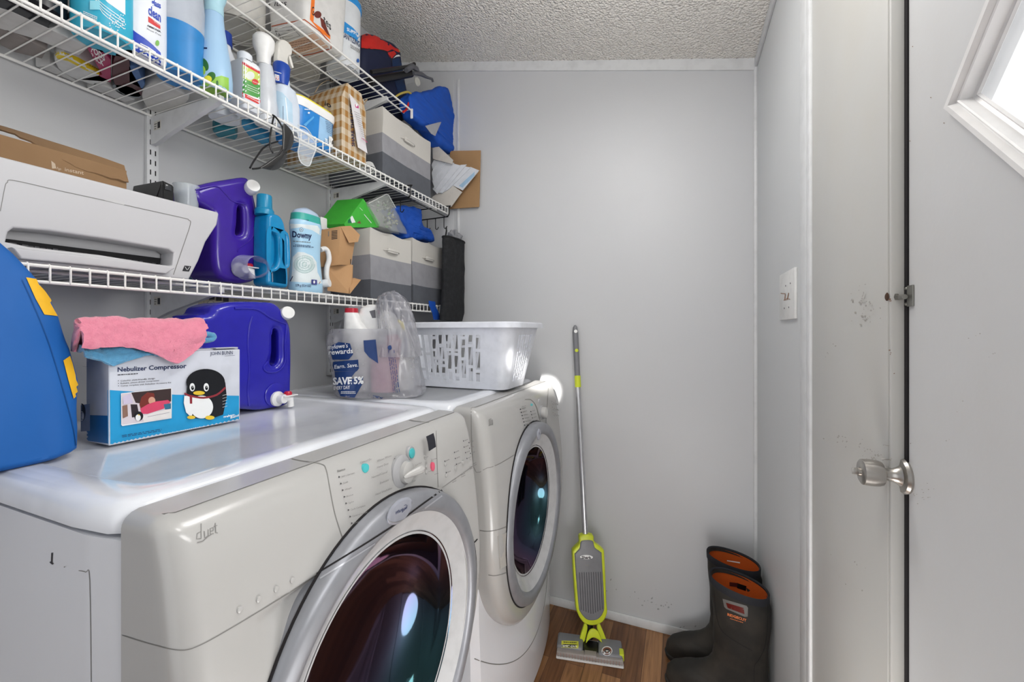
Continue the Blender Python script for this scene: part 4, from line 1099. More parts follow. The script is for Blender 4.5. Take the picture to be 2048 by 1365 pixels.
# items lying at the back of the middle shelf, seen from below through the wires
def low(name, label, cat, m, pxs, h, rnd_=.01, mxx=-.99):
    pts = [P(a, b, Z=ZB + .002) for a, b in pxs]
    c = sum(pts, Vector()) / len(pts); p2 = smooth2([(p.x, p.y) for p in pts], 3) if rnd_ else [(p.x, p.y) for p in pts]
    p2 = [(min(max(x, -1.272), mxx), y) for x, y in p2]
    bm = B(); rr = []
    for k, z in ((.97, 0), (1, .003), (1, h - .004), (.96, h)):
        rr.append([Vector((c.x + (x - c.x) * k, c.y + (y - c.y) * k, ZB + .002 + z)) for x, y in p2])
    loft(bm, rr); o = ob(name, bm, m, None, .6, base=(c.x, c.y, ZB + .002)); return tag(o, label, cat)
low('towel_roll_pack', 'long white wrapped pack seen through the wires at the far left of the bottles shelf', 'wrapped pack', mat('wrap_white', '#c9c9c8', .5), [(-20, 10), (20, 22), (180, 95), (160, 112), (60, 75), (-20, 52)], .05, 0)
low('storage_box', 'flat grey box lying behind the white wrapped pack', 'box', mat('box_grey', '#8d8683', .7), [(-20, 55), (15, 60), (95, 100), (85, 118), (30, 105), (-20, 80)], .04, 0)
o = low('cleanser_bottle', 'white bottle with a yellow band lying on its side under the wires', 'bottle', mat('cleanser_white', '#d3d4d4', .4), [(108, 118), (120, 108), (150, 122), (205, 155), (218, 160), (210, 170), (180, 168), (125, 145)], .05)
d = Decal(o, 0, 0, 4.096); d.poly(mat('label_yellow', '#dcc226', .45), [(435, 425), (520, 425), (640, 470), (885, 610), (895, 650), (830, 620), (690, 570), (560, 500), (470, 480)]); d.text(M_ink, 'CLEANSER', 690, 520, 850, 600, 14); d.build(o)
o = low('laundry_additive_pack', 'magenta pouch with white letters lying between the yellow banded bottle and a dark can', 'pouch', mat('magenta_pack', '#a02a58', .4), [(172, 92), (205, 100), (222, 120), (222, 165), (160, 160), (205, 150)], .06, 0)
d = Decal(o, 0, 0, 4.096); d.text(M_whiteink, 'PODS', 745, 420, 860, 500, 50, .03); d.text(M_whiteink, 'PACK', 745, 470, 850, 540, 40, .03); d.build(o)
o = low('spray_can', 'dark red can with a steel rim standing at the back under the wires', 'can', mat('maroon_can', '#4a1a20', .35), [(224, 150), (232, 105), (255, 108), (262, 140), (284, 180), (278, 195), (240, 185)], .12)
low('product_carton', 'small white and blue carton behind the dark red can', 'carton', mat('carton_blue', '#4b6d9e', .5), [(258, 132), (275, 136), (290, 170), (285, 178), (259, 165)], .09, 0)
low('steel_can', 'low steel can lying beside the dark red can', 'can', mat('can_steel', '#8b9296', .35, metal=.6), [(224, 172), (240, 170), (265, 176), (282, 190), (275, 197), (240, 188)], .03)
low('paper_plates_pack', 'flat white paper pack at the back edge of the bottles shelf', 'wrapped pack', mat('wrap_white', '#c9c9c8', .5), [(70, 133), (100, 130), (150, 160), (150, 168), (120, 160)], .03, 0)
low('white_pouch', 'crumpled white pouch behind the steel can', 'pouch', mat('wrap_white', '#c9c9c8', .5), [(165, 178), (190, 166), (235, 182), (270, 200), (250, 205), (200, 195)], .03, 0)
low('detergent_tub', 'large pale round tub seen from below behind the refill bottle', 'tub', mat('pale_tub', '#c9c8c4', .5), [(283, 185), (300, 170), (345, 165), (375, 178), (378, 200), (350, 220), (310, 225), (290, 210)], .18, .01, -1.095)
low('sponge_pack', 'teal sponge pack on the back of the bottles shelf, behind the bracket', 'sponge pack', mat('teal_pack', '#2f8598', .5), [(425, 262), (430, 258), (470, 262), (475, 275), (470, 280), (435, 274)], .03, 0)
low('cloth_pack', 'folded blue and teal cleaning cloth pack seen through the wires behind the sunglasses', 'cloth pack', mat('blue_pack', '#3d93c0', .6), [(483, 252), (500, 256), (525, 270), (540, 284), (530, 292), (500, 275)], .03, 0)
# black refuse sack above at far left
bm = B(); bottle(bm, -1.10, .33, [(ZB + .003, .03, .06, 3), (ZB + .02, .05, .08, 3), (ZB + .12, .06, .09, 2.5), (ZB + .2, .04, .07, 2.5)], seg=40); wrinkle(bm, .012, 18, 5, ZB)
o = ob('refuse_sack', bm, mat('black_film', '#1b1d24', .25), None, base=(-1.10, .33, ZB)); tag(o, 'bunched shiny black plastic sack in the top left corner', 'plastic sack')

# ================================================================== TOP SHELF
t = thing('snack_tub', 'white square tub with orange edges and a chocolate cluster picture, written on in marker', 'food tub', (-1.1, .84, ZA))
a = P(688, 97, X=-1.0); l = P(608, 50, X=-1.0)
y0, y1 = l.y, a.y
bm = B(); rings = []
for z, k in ((ZA + .002, -.012), (ZA + .008, -.002), (ZA + .012, 0), (ZA + .2, .008)):
    rings.append(selps(-1.07, (y0 + y1) / 2, z, .075 + k, (y1 - y0) / 2 + k, 9, 48))
loft(bm, rings); bd = ob('tub_body', bm, mat('tub_white', '#d9d8d6', .4), t, .5)
d = Decal(bd, 420, 0, 6.825); org = mat('orange_edge', '#ee7a2a', .4)
d.poly(org, [(1384, -40), (1432, -40), (1412, 300), (1362, 268)]); d.poly(org, [(1360, 265), (1410, 300), (1640, 480), (1640, 540), (1500, 430)])
br_ = mat('brown_cluster', '#6b2d25', .5)
d.ell(br_, 1470, 200, 50, 48, .5); d.poly(br_, [(1500, 230), (1560, 280), (1600, 400), (1640, 500), (1600, 470), (1520, 360)])
d.text(M_ink, 'tes', 1545, 300, 1650, 420, 110, .01); d.text(M_ink, 'G', 1385, 205, 1420, 215, 120, .01)
ln = [(752, 385), (980, 330), (1290, 270), (1500, 430), (1650, 600), (1650, 660), (1400, 735), (1120, 785), (985, 565)]
d.line(mat('rust_print', '#b4532c', .5), ln, 14, True)
d.poly(mat('peach_panel', '#d9b79f', .6), [(1010, 570), (1180, 540), (1400, 430), (1620, 640), (1400, 710), (1140, 750)])
for k in range(6): d.line(M_ink, [(890 + k * 26, 400 + k * 26), (915 + k * 26, 470 + k * 26)], 9 - k)
for k in range(4): d.line(M_ink, [(890, 400 + k * 40), (1130, 365 + k * 38)], 3)
d.line(M_ink, [(1110, 360), (1230, 480)], 4); d.line(M_ink, [(1230, 480), (1010, 550)], 4)
for k in range(5): d.scribble(br_, 1060 + k * 14, 590 + k * 26, 1400, 520 + k * 30, 7, 1, k)
d.text(M_ink, 'Gran', 700, 185, 840, 120, 100, .005, .2); d.text(M_ink, 'ites', 900, 100, 1070, 95, 80, .005, .2)
d.build(bd)
def bucket(name, label, cx, cy, r, m, h=.2):
    t = thing(name, label, 'bucket', (cx, cy, ZA))
    bm = B(); lathe(bm, [(r * .86, .003), (r * .9, .0), (r * .93, .004), (r, h)], (cx, cy, ZA + .002), seg=40); b_ = ob('bucket_body', bm, m, t)
    bm = B(); lathe(bm, [(r * .7, .002), (r * .74, .0), (r * .78, .002)], (cx, cy, ZA + .0018), seg=40, cap=False); ob('base_ring', bm, m, t); return t, b_
def bk(a, b): q = P(a, b, Z=ZA); return q.x, q.y
M_buc = mat('bucket_white', '#cfcdc8', .4)
bucket('plastic_bucket', 'pale round bucket seen from below at the left end of the shelf nearest the ceiling', *bk(472, 62), .078, M_buc)
bucket('plastic_bucket', 'round white bucket seen from below between the square snack tub and the wipes bucket', *bk(603, 146), .062, M_buc)
a = P(722, 110, X=-1.05); l = P(660, 60, X=-1.05)
y, w, z = stand(655, 722, 22, -1.055)
t, bd = bucket('wipes_bucket', 'tall round white bucket of sanitizing wipes with a bright blue lid band', -1.06, y, w / 2, mat('bucket_label_white', '#d8dce0', .35), .235)
zt = ZA + .237; r = w / 2
bm = B(); lathe(bm, [(r * 1.0, -.004), (r * 1.05, .0), (r * 1.05, .016), (r * 1.0, .02), (r * .9, .021)], (-1.06, y, zt - .02), seg=48); ob('lid', bm, mat('lid_blue', '#2a8fd6', .3), t)
d = Decal(bd, 560, 0, 4.6545)
d.poly(mat('lid_blue', '#2a8fd6', .3), [(540, 195), (600, 200), (680, 260), (740, 330), (755, 400), (745, 420), (680, 350), (590, 300)])
d.text(M_whiteink, 'SUPPLY', 622, 285, 745, 345, 30, .02); d.text(M_navyink, 'SANITIZING WIPES', 585, 345, 830, 490, 50, .025)
d.scribble(M_greyink, 655, 415, 745, 470, 7, 3, 2); d.ell(mat('lid_blue2', '#2b64b4', .3), 720, 565, 12, 18); d.build(bd)

# backpack at the end of the top shelf
M_nvy = mat('navy_nylon', '#141c3c', .6, bump=(300, .15)); M_red = mat('red_nylon', '#c9231b', .55, bump=(300, .15)); M_rb = mat('royal_blue_cloth', '#1450b4', .7, bump=(250, .15), var=(6, .3, '#0f3f96'))
XK = -1.06
bpx = [(726, 86), (733, 70), (748, 64), (775, 75), (795, 86), (804, 100), (808, 118), (816, 170), (822, 215), (815, 240), (780, 215), (745, 175), (727, 140)]
o2 = smooth2(yz(bpx, XK), 4)
lowz = ZA + .003
t = thing('backpack', 'navy and red backpack standing at the right end of the shelf nearest the ceiling', 'backpack', (XK - .07, P(770, 150, X=XK).y, ZA))
o2 = [(a, b) for a, b in o2]
bm = B(); extr(bm, [o2], YZ(XK - .075), .075, .03, 5); wrinkle(bm, .004, 25, 3); bd = ob('backpack_body', bm, M_nvy, t, 1)
d = Decal(bd, 560, 0, 4.6545, off=.0012)
d.poly(M_red, [(757, 380), (765, 330), (800, 296), (850, 300), (950, 345), (1040, 395), (1090, 430), (1125, 500), (1140, 520), (1105, 450), (1040, 460), (1000, 480), (960, 465), (880, 460), (757, 450)])
d.line(M_black, [(1050, 390), (1100, 420), (1130, 470), (1138, 525)], 10, sm=4); d.line(M_black, [(757, 452), (900, 462), (975, 478), (1030, 540), (1050, 640)], 8, sm=4)
d.poly(M_red, [(1000, 490), (1060, 475), (1080, 500), (1040, 545), (1015, 530)]); d.poly(M_whiteink, [(1050, 545), (1080, 515), (1130, 505), (1120, 525), (1080, 530)]); d.poly(mat('logo_yellow', '#e0c84a', .5), [(1098, 460), (1112, 452), (1130, 500), (1120, 510)])
d.poly(mat('navy_pocket', '#0e2c55', .6), [(1040, 560), (1160, 520), (1200, 680), (1215, 860), (1100, 880), (1050, 700)])
d.build(bd, 'coloured_panels')
bm = B(); q = [P(a, b, X=-1.0) for a, b in ((790, 195), (800, 188), (815, 184), (822, 188))]; tube(bm, smooth_path(q, 4), .004, 8); ob('zip_pull', bm, mat('pull_yellow', '#b6a24a', .5), t)
bm = B(); q = [P(a, b, X=-1.0) for a, b in ((823, 192), (818, 205), (812, 220), (806, 224))]; tube(bm, smooth_path(q, 4), .004, 8); ob('strap_end', bm, M_red, t)
# folded black stand with grey wheel latch
t = thing('folding_stand', 'black folded tripod stand with a grey clamp sticking out past the backpack', 'tripod stand', tuple(P(790, 190, X=-.99)))
XT = -.985
bm = B(); tube(bm, [(-1.03, 1.18, ZA + .020), P(822, 147, X=-1.0)], .014, 14); ob('tube', bm, M_black, t)
bm = B(); tube(bm, [(-1.015, 1.17, ZA + .044), P(815, 134, X=-.99), P(829, 128, X=-.985)], .007, 10); ob('leg', bm, M_black, t)
bm = B(); tube(bm, [P(a, b, X=XT) for a, b in ((812, 141), (824, 133), (833, 138), (836, 143))], [.009, .011, .010, .007], 12); tube(bm, [P(a, b, X=XT) for a, b in ((826, 146), (842, 148), (852, 154), (864, 158), (866, 164))], [.007, .009, .006, .005, .005], 10); ob('clamp', bm, mat('clamp_grey', '#55565c', .35), t)
c = P(833, 164, X=XT + .008)
bm = B(); lathe(bm, [(0, 0), (.015, 0), (.017, .004), (.015, .008), (.006, .009), (0, .008)], c, (1, 0, 0), 24); ob('clamp_knob', bm, mat('smoky_clear', '#aaa9a3', .25), t)
# blue gym sack tied at the shelf end
def cloth_blob(name, label, cat, m, px, X, th, seed, amp=.006, sc=18, bev=None):
    o2 = smooth2(yz(px, X), 5); bm = B(); extr(bm, [o2], YZ(X - th), th, bev or min(.018, th * .8), 6)
    for _ in range(1): bmesh.ops.subdivide_edges(bm, edges=[e for e in bm.edges if e.calc_length() > .02], cuts=1)
    bmesh.ops.triangulate(bm, faces=[f for f in bm.faces if len(f.verts) > 4])
    for _ in range(2): 
        e = [e for e in bm.edges if e.calc_length() > .014]
        bmesh.ops.subdivide_edges(bm, edges=e, cuts=1); bmesh.ops.triangulate(bm, faces=bm.faces)
    wrinkle(bm, amp, sc, seed)
    cy = sum(p[0] for p in o2) / len(o2); zz = min(p[1] for p in o2)
    o = ob(name, bm, m, None, 1.2, base=(X - th, cy, zz)); return tag(o, label, cat)
cloth_blob('gym_sack', 'royal blue cloth sack bulging past the right end of the two upper shelves', 'cloth sack', M_rb, [(826, 187), (860, 181), (895, 172), (905, 200), (918, 240), (932, 292), (925, 300), (905, 304), (885, 290), (868, 270), (848, 250), (828, 232), (822, 210)], -.985, .033, 4, .008, 22)
bm = B(); q = [P(a, b, X=-.975) for a, b in ((850, 252), (872, 246), (882, 244), (870, 272), (862, 268))]; bm.faces.new([bm.verts.new(p) for p in q]); thicken(bm, .002)
o = ob('foil_packet', bm, mat('silver_foil', '#c4c5ca', .2, metal=.7), None, base=tuple(q[4])); tag(o, 'crumpled silver foil packet poking out below the blue sack', 'foil packet')

# ================================================================== LOWEST SHELF
ZCs = ZC + .002
# printer
XPf = -1.0
t = thing('printer', 'white inkjet printer with an open paper slot at the left end of the lowest shelf', 'printer', (-1.12, .45, ZC))
ztop = P(438, 425, X=XPf).z; yr_t = P(438, 425, X=XPf).y; yr_b = P(378, 556, X=XPf).y
yl_t = yr_t - .43; yl_b = yr_t - .43 + (yr_t - yr_b)
outl = [(yl_b, ZCs), (yr_b, ZCs), (yr_b + .020, ZCs + .045), (yr_b + .035, ZCs + .09), (yr_t - .004, ztop - .03), (yr_t, ztop - .004), (yr_t - .002, ztop), (yl_t + .002, ztop), (yl_t, ztop - .004), (yl_t + .004, ztop - .03), (yl_b - .035, ZCs + .09), (yl_b - .02, ZCs + .045)]
slot = yz([(14, 480), (18, 465), (28, 456), (40, 455), (100, 461), (338, 500), (347, 505), (349, 512), (344, 535), (340, 545), (335, 528), (12, 485)], XPf)
slot = yz([(12, 484), (17, 464), (28, 456), (100, 462), (220, 479), (338, 499), (348, 506), (345, 530), (340, 533), (200, 510), (60, 494)], XPf)
bm = B(); extr(bm, [outl, slot], YZ(XPf - .024), .024, .004, 3); hb = ob('front_cover', bm, mat('printer_white', '#c2c2c5', .45, var=(4, .1, '#bdbdc0')), t, .6)
bm = B(); extr(bm, [[(a * .995 + .002, b) for a, b in outl]], YZ(-1.16), .108, .01, 3); ob('printer_body', bm, mat('printer_white'), t, .6)
bm = B(); extr(bm, [yz([(12, 478), (345, 520), (341, 532), (12, 492)], -1.045)], YZ(-1.046), .002); ob('paper_slot', bm, M_blackm, t)
bm = B(); rnd = random.Random(2)
for k in range(26):
    a = P(20 + k * 12.4, 487 + k * 1.75, X=-1.035); box(bm, -1.045, -1.036, a.y, a.y + rnd.uniform(.003, .008), a.z - .003, a.z + rnd.uniform(0, .002))
ob('rollers', bm, mat('roller_grey', '#4a4a4e', .4), t)
bm = B(); a = yz([(22, 495), (345, 533), (348, 537), (330, 548), (200, 533), (60, 520), (40, 518)], XPf + .012); extr(bm, [a], YZ(XPf + .006), .010, .003, 3); ob('output_tray', bm, mat('printer_white'), t, .6)
d = Decal(hb, 0, 230, 4.096)
d.line(M_greyink, [(2, 790), (40, 590), (60, 555), (110, 537), (480, 620), (850, 700), (1185, 775), (1500, 845), (1545, 862), (1558, 900), (1490, 1105), (1420, 1310)], 6, sm=6)
d.poly(mat('tab_grey', '#c3c3c4', .4), [(865, 682), (1010, 712), (1025, 735), (1010, 738), (855, 700)])
d.poly(M_ink, [(1510, 1235), (1565, 1240), (1548, 1285), (1492, 1280)])
d.line(M_whiteink, [(1515, 1245), (1530, 1270)], 3); d.line(M_whiteink, [(1535, 1270), (1552, 1245)], 3); d.build(hb)
# cardboard box on the printer
zpt = ztop
t = thing('shipping_box', 'torn open brown cardboard box lying on top of the printer', 'cardboard box', (-1.12, .38, zpt))
a = P(253, 360, X=-1.055); zt2 = P(120, 290, X=-1.05).z
y1 = a.y; y0 = y1 - .33
bm = B(); X1, X0 = -1.055, -1.22; hh = .052
box(bm, X1 - .003, X1, y0, y1, zpt + .001, zpt + hh); box(bm, X0, X0 + .003, y0, y1, zpt + .001, zpt + hh); box(bm, X0, X1, y1 - .003, y1, zpt + .001, zpt + hh); box(bm, X0, X1, y0, y0 + .003, zpt + .001, zpt + hh); box(bm, X0, X1, y0, y1, zpt + .001, zpt + .004)
bdx = ob('box_body', bm, M_card, t, .3)
# lifted torn lid flap
bm = B(); fl = []; rnd = random.Random(5); n = 24
top_ = [P(-20, 250, X=X0 + .03), P(8, 256, X=X0 + .04), P(100, 285, X=-1.13), P(190, 313, X=-1.10), P(248, 333, X=-1.075)]
bot_ = [P(-20, 258, X=X0 + .02), P(40, 276, X=-1.10), P(105, 312, X=-1.06), P(175, 345, X=-1.056), P(257, 366, X=-1.052)]
tp = smooth_path(top_, 6); bt = smooth_path(bot_, 6)
bt = [p + Vector((0, 0, rnd.uniform(-.0015, .0015))) for p in bt]
vt = [bm.verts.new(p) for p in tp]; vb = [bm.verts.new(p) for p in bt]
for i in range(len(vt) - 1): bm.faces.new((vb[i], vb[i + 1], vt[i + 1], vt[i]))
thicken(bm, .003); ob('lid_flap', bm, M_card, t, .4)
d = Decal(bdx, 0, 230, 4.096); wi = mat('faded_white_print', '#c6b39d', .8)
d.text(wi, 'instant', 530, 460, 685, 490, 30, .01); d.text(wi, 'hp', 462, 445, 500, 455, 22, .01, .3); d.poly(wi, [(418, 375), (450, 400), (460, 440), (425, 440)]); d.build(bdx)
# black gadget and cup on the printer
t = thing('black_gadget', 'small black electronic gadget on the printer beside the cardboard box', 'gadget', (-1.1, P(320, 385, X=-1.06).y, zpt))
a, b2 = P(258, 372, X=-1.12), P(352, 392, X=-1.05)
ym = P(325, 390, X=-1.05).y; zz = P(325, 358, X=-1.05).z
bm = B(); loft(bm, [[Vector((x, y, z)) for x, y, z in r] for r in ([(-1.06, a.y + .02, zpt + .001), (-1.16, a.y + .02, zpt + .001), (-1.16, a.y + .02, zpt + .012), (-1.06, a.y + .02, zpt + .012)], [(-1.05, ym, zpt + .001), (-1.16, ym, zpt + .001), (-1.16, ym, zz), (-1.05, ym, zz - .003)], [(-1.05, b2.y - .004, zpt + .001), (-1.16, b2.y - .004, zpt + .001), (-1.16, b2.y - .004, zz - .004), (-1.05, b2.y - .004, zz - .008)])])
bmesh.ops.bevel(bm, geom=bm.edges[:], offset=.002, segments=2, affect='EDGES'); g = ob('gadget_body', bm, M_black, t, .5)
bm = B(); box(bm, -1.0495, -1.048, ym + .004, b2.y - .010, zz - .022, zz - .010, .0005); ob('display', bm, mat('grey_screen', '#3a3c40', .15), t)
y, w, z = stand(352, 395, 373, -1.08)
bm = B(); lathe(bm, [(w * .40, 0), (w * .42, .001), (w * .5, z - zpt - .003), (w * .53, z - zpt), (w * .5, z - zpt), (w * .485, z - zpt - .003), (w * .40, .002)], (-1.08, y, zpt + .001), seg=32, cap=False)
o = ob('measuring_cup', bm, mat('cloudy_cup', '#d5dde2', .15, alpha=.45), None, base=(-1.08, y, zpt)); tag(o, 'cloudy clear plastic cup behind the black gadget', 'cup')
bm = B(); y, w, z = stand(388, 410, 388, -1.2); bottle(bm, -1.2, y, [(ZC + .002, .03, w * .5, 3), (z - .02, .03, w * .5, 3), (z - .004, .02, w * .35, 2), (z, .01, w * .2, 2)])
o = ob('softener_bottle', bm, mat('mid_blue_bottle', '#1f6fb8', .3), None, base=(-1.2, y, ZC)); tag(o, 'mid blue bottle mostly hidden between the cup and the purple jug', 'bottle')

# purple jug on the shelf
cr5 = lambda pts: lin_pts(360, 340, 4.875, pts)
XJ = -1.055
out = cr5([(120, 180), (300, 120), (500, 85), (660, 68), (700, 130), (740, 250), (775, 420), (790, 640), (790, 900), (760, 1060), (650, 1105), (520, 1100), (440, 1080), (360, 1000), (330, 800), (330, 450), (270, 370), (170, 310), (125, 225)])
t, bd = jug('detergent_jug', 'purple detergent jug with a press tap and clear cup on the lowest shelf', out, XJ, .06, None, 0, cr5([(580, 365), (622, 360), (632, 480), (626, 600), (598, 630), (560, 622), (570, 520)]), M_purple, ZC)
def jcap(t, px, py, X, r, L=.03, ax=(.85, -.30, .18)):
    c = P(px, py, X=X); A = Vector(ax).normalized()
    bm = B(); lathe(bm, [(r * .9, -L), (r, -L * .6), (r * 1.0, -.004), (r * .93, 0), (0, .001)], c, A, 32); return ob('cap', bm, M_white, t)
jcap(t, 507, 371, -1.03, .0165)
bm = B(); tube(bm, smooth_path([P(a, b, X=XJ + .0005) for a, b in cr5([(720, 560), (715, 640), (660, 710), (580, 760), (560, 800)])], 5), .0012, 6); tube(bm, smooth_path([P(a, b, X=XJ + .0005) for a, b in cr5([(150, 195), (350, 160), (440, 230), (520, 310), (640, 330)])], 5), .0016, 6); ob('moulded_ridge', bm, M_purple, t)
def spigot(t, px, py, X, s=1.0):
    c = P(px, py, X=X)
    bm = B(); lathe(bm, [(.019 * s, 0), (.019 * s, .006 * s), (.015 * s, .009 * s), (.011 * s, .010 * s), (.011 * s, .026 * s), (.009 * s, .028 * s), (0, .028 * s)], c, (1, .1, 0), 28)
    tube(bm, [c + Vector((.020, .002, .004)) * s, c + Vector((.022, .022, -.002)) * s, c + Vector((.022, .024, -.022)) * s], [.009 * s, .009 * s, .008 * s], 16)
    box(bm, c.x + .012 * s, c.x + .034 * s, c.y - .004 * s, c.y + .036 * s, c.z + .006 * s, c.z + .009 * s, .001)
    o = ob('tap', bm, M_white, t)
    bm = B(); lathe(bm, [(.0095 * s, 0), (.010 * s, .006 * s), (.007 * s, .010 * s), (0, .011 * s)], c + Vector((.021, .016, .008)) * s, (0, 0, 1), 20); ob('press_button', bm, mat('tap_red', '#c3203a', .3), o)
spigot(t, 476, 540, XJ, .95)
bm = B(); c = P(486, 536, X=XJ + .003)
r1, r2 = .037, .041
pts = []
ring = []
for r, x in ((.030, .050), (.031, .048), (.034, .024), (.0375, .002), (.0375, 0), (.036, .001), (.0325, .024), (.029, .047)): ring.append([c + Vector((x + .010, r * math.cos(a) * 1.0, r * .86 * math.sin(a))) for a in [2 * math.pi * k / 40 for k in range(40)]])
loft(bm, ring, False, False); o = ob('dosing_cup', bm, mat('cloudy_lilac_cup', '#b9b9dd', .12, alpha=.42), None, base=tuple(c)); tag(o, 'cloudy clear dosing cup hung over the purple jug\'s tap', 'cup')

# teal detergent bottle
crt = lambda pts: cr5([(850 + (x - 750) * .683, y) for x, y in pts])
XT2 = -.998
out = crt([(790, 430), (910, 435), (980, 480), (1020, 560), (1040, 700), (1045, 900), (1062, 1000), (1065, 1100), (1040, 1148), (900, 1140), (770, 1115), (755, 1000), (760, 700), (765, 500)])
t = thing('detergent_bottle', 'teal blue detergent bottle with a moulded handle between the purple jug and the scent booster', 'detergent bottle', (XT2 - .04, P(545, 480, X=XT2).y, ZC))
bm = B(); extr(bm, [smooth2(yz(out, XT2), 4), smooth2(yz(crt([(800, 600), (860, 610), (910, 660), (920, 800), (905, 900), (860, 945), (800, 930), (790, 760)]), XT2), 4), smooth2(yz(crt([(985, 640), (1015, 650), (1028, 780), (1030, 900), (1010, 920), (985, 850), (978, 740)]), XT2), 4)], YZ(XT2 - .030), .030, .010, 4); ob('bottle_body', bm, M_teal, t, 1)
bm = B(); extr(bm, [smooth2(yz(crt([(785, 600), (1030, 600), (1040, 940), (785, 960)]), XT2), 2)], YZ(XT2 - .030), .012); ob('grip_recess', bm, M_teal, t)
y, w, z = stand(512, 540, 390, XT2 - .030)
bm = B(); zb = P(525, 430, X=XT2 - .030).z; lathe(bm, [(w * .62, 0), (w * .62, .012), (w * .56, .016), (w * .5, .018), (w * .48, z - zb - .003), (w * .44, z - zb)], (XT2 - .030, y + .004, zb), seg=36); ob('cap', bm, mat('teal_cap', '#1583ad', .3), t)
# scent booster
y, w, z = stand(577, 646, 417, -1.03); h = w / 2; HH = z - ZC
M_dl = mat('powder_blue_bottle', '#a9d1ea', .3, var=(5, .25, '#bcdcf0'))
t = thing('scent_booster_bottle', 'waisted powder blue scent booster bottle with a teal neck band and rose print', 'scent booster', (-1.03, y, ZC))
def sb(u0, u1): return [(ZC + .002 + HH * u, .032 * k, h * k, 2.6) for u, k in ((0, .93), (.015, .99), (.06, 1.0), (.14, .97), (.27, .90), (.42, .84), (.55, .84), (.68, .90), (.78, .93), (.82, .90), (.83, .84), (.86, .84), (.90, .80), (.95, .66), (.985, .36), (1, .08)) if u0 <= u <= u1]
bm = B(); bottle(bm, -1.03, y, sb(0, .83), seg=48); bd = ob('bottle_body', bm, M_dl, t, 1)
bm = B(); bottle(bm, -1.03, y, [(ZC + HH * .825, .029, h * .88, 2.6), (ZC + HH * .91, .027, h * .84, 2.5)], seg=40); bn = ob('neck_band', bm, mat('teal_band', '#3aa79c', .35), t)
bm = B(); bottle(bm, -1.03, y, [(ZC + HH * .91, .026, h * .83, 2.5), (ZC + HH * .945, .024, h * .74, 2.3), (ZC + HH * .97, .019, h * .56, 2), (ZC + HH * 1.0, .006, h * .16, 2)], seg=40); ob('cap', bm, mat('pearl_blue_cap', '#b4c6dd', .25), t)
d = Decal(bd, 360, 340, 4.875)
wh = mat('petal_white', '#dfe8ea', .4); d.poly(wh, [(1075, 525), (1200, 530), (1340, 545), (1378, 600), (1370, 640), (1290, 590), (1180, 560), (1080, 575), (1065, 620), (1062, 570)])
d.poly(wh, [(1100, 850), (1150, 800), (1210, 805), (1290, 840), (1330, 900), (1340, 1000), (1370, 1060), (1385, 1110), (1080, 1090), (1095, 980)])
d.ell(mat('rose_inner', '#c6d8d8', .4), 1215, 925, 95, 85); d.ell(wh, 1210, 920, 60, 60)
for r in (95, 70, 45, 22): d.line(mat('rose_line', '#7fa8a8', .5), [(1213 + r * math.cos(a) * 1.05, 922 + r * .9 * math.sin(a)) for a in [k * .3 for k in range(20)]], 3)
d.text(M_navyink, 'Downy', 1098, 655, 1282, 672, 58, .03); d.ell(M_greyink, 1183, 585, 18, 20); d.ell(M_dl, 1183, 585, 13, 15)
d.scribble(M_greyink, 1105, 695, 1270, 708, 8, 1, 2); d.scribble(M_navyink, 1130, 732, 1270, 742, 8, 1, 3); d.scribble(M_navyink, 1110, 745, 1295, 756, 8, 1, 4)
d.poly(mat('badge_violet', '#3d4185', .5), [(1275, 1070), (1328, 1075), (1328, 1122), (1275, 1118)]); d.ell(M_whiteink, 1300, 1095, 9, 15)
d.text(M_navyink, '379 g (13.4 OZ)', 1130, 1138, 1270, 1142, 22, .02)
d.line(M_navyink, [(1085, 1090), (1108, 1040)], 8); d.line(mat('rosy', '#b06a5a', .5), [(1345, 1115), (1358, 1090)], 6)
d.build(bd); d = Decal(bn, 360, 340, 4.875); d.scribble(M_navyink, 1135, 485, 1255, 492, 10, 1, 2); d.build(bn)
# little white handled bottle behind (small spigot)
t = thing('bleach_bottle', 'small white handled bottle lying with its round cap forward, right of the scent booster', 'bottle', (-1.06, P(655, 520, X=-1.05).y, ZC))
bm = B(); tube(bm, smooth_path([P(a, b, X=-1.03) for a, b in ((641, 500), (650, 498), (656, 505), (658, 520), (654, 535), (653, 550), (655, 562), (656, 568))], 5), .0078, 14); ob('handle', bm, M_white, t)
y = P(632, 550, X=-1.10).y; bm = B(); bottle(bm, -1.10, y, [(ZC + .002, .022, .022, 3), (ZC + .05, .022, .022, 3), (ZC + .085, .02, .018, 2.5), (ZC + .098, .014, .012, 2)]); ob('bottle_body', bm, M_white, t)
c = P(660, 566, X=-.998); c.z = max(c.z, ZC + .0145)
bm = B(); lathe(bm, [(.012, -.03), (.0125, -.004), (.012, -.001), (0, 0)], c, (.8, .3, .1), 28); ob('cap', bm, M_white, t)
y, w, z = stand(634, 656, 436, -1.12)
t = thing('trigger_spray_bottle', 'partly hidden white spray bottle with a blue neck behind the scent booster', 'spray bottle', (-1.12, y, ZC))
bm = B(); bottle(bm, -1.12, y - .006, [(ZC + .002, .025, .03, 2.5), (ZC + .1, .025, .03, 2.5), (z - .065, .012, .012, 2)]); ob('bottle_body', bm, M_hdw, t)
bm = B(); bottle(bm, -1.12, y, [(z - .068, .012, .013, 2), (z - .042, .013, .014, 2)]); ob('collar', bm, mat('collar_blue', '#16429f', .3), t)
bm = B(); box(bm, -1.13, -1.11, y - .016, y + .012, z - .042, z, .004); box(bm, -1.125, -1.115, y + .01, y + .022, z - .036, z - .030, .001); ob('spray_head', bm, M_white, t)

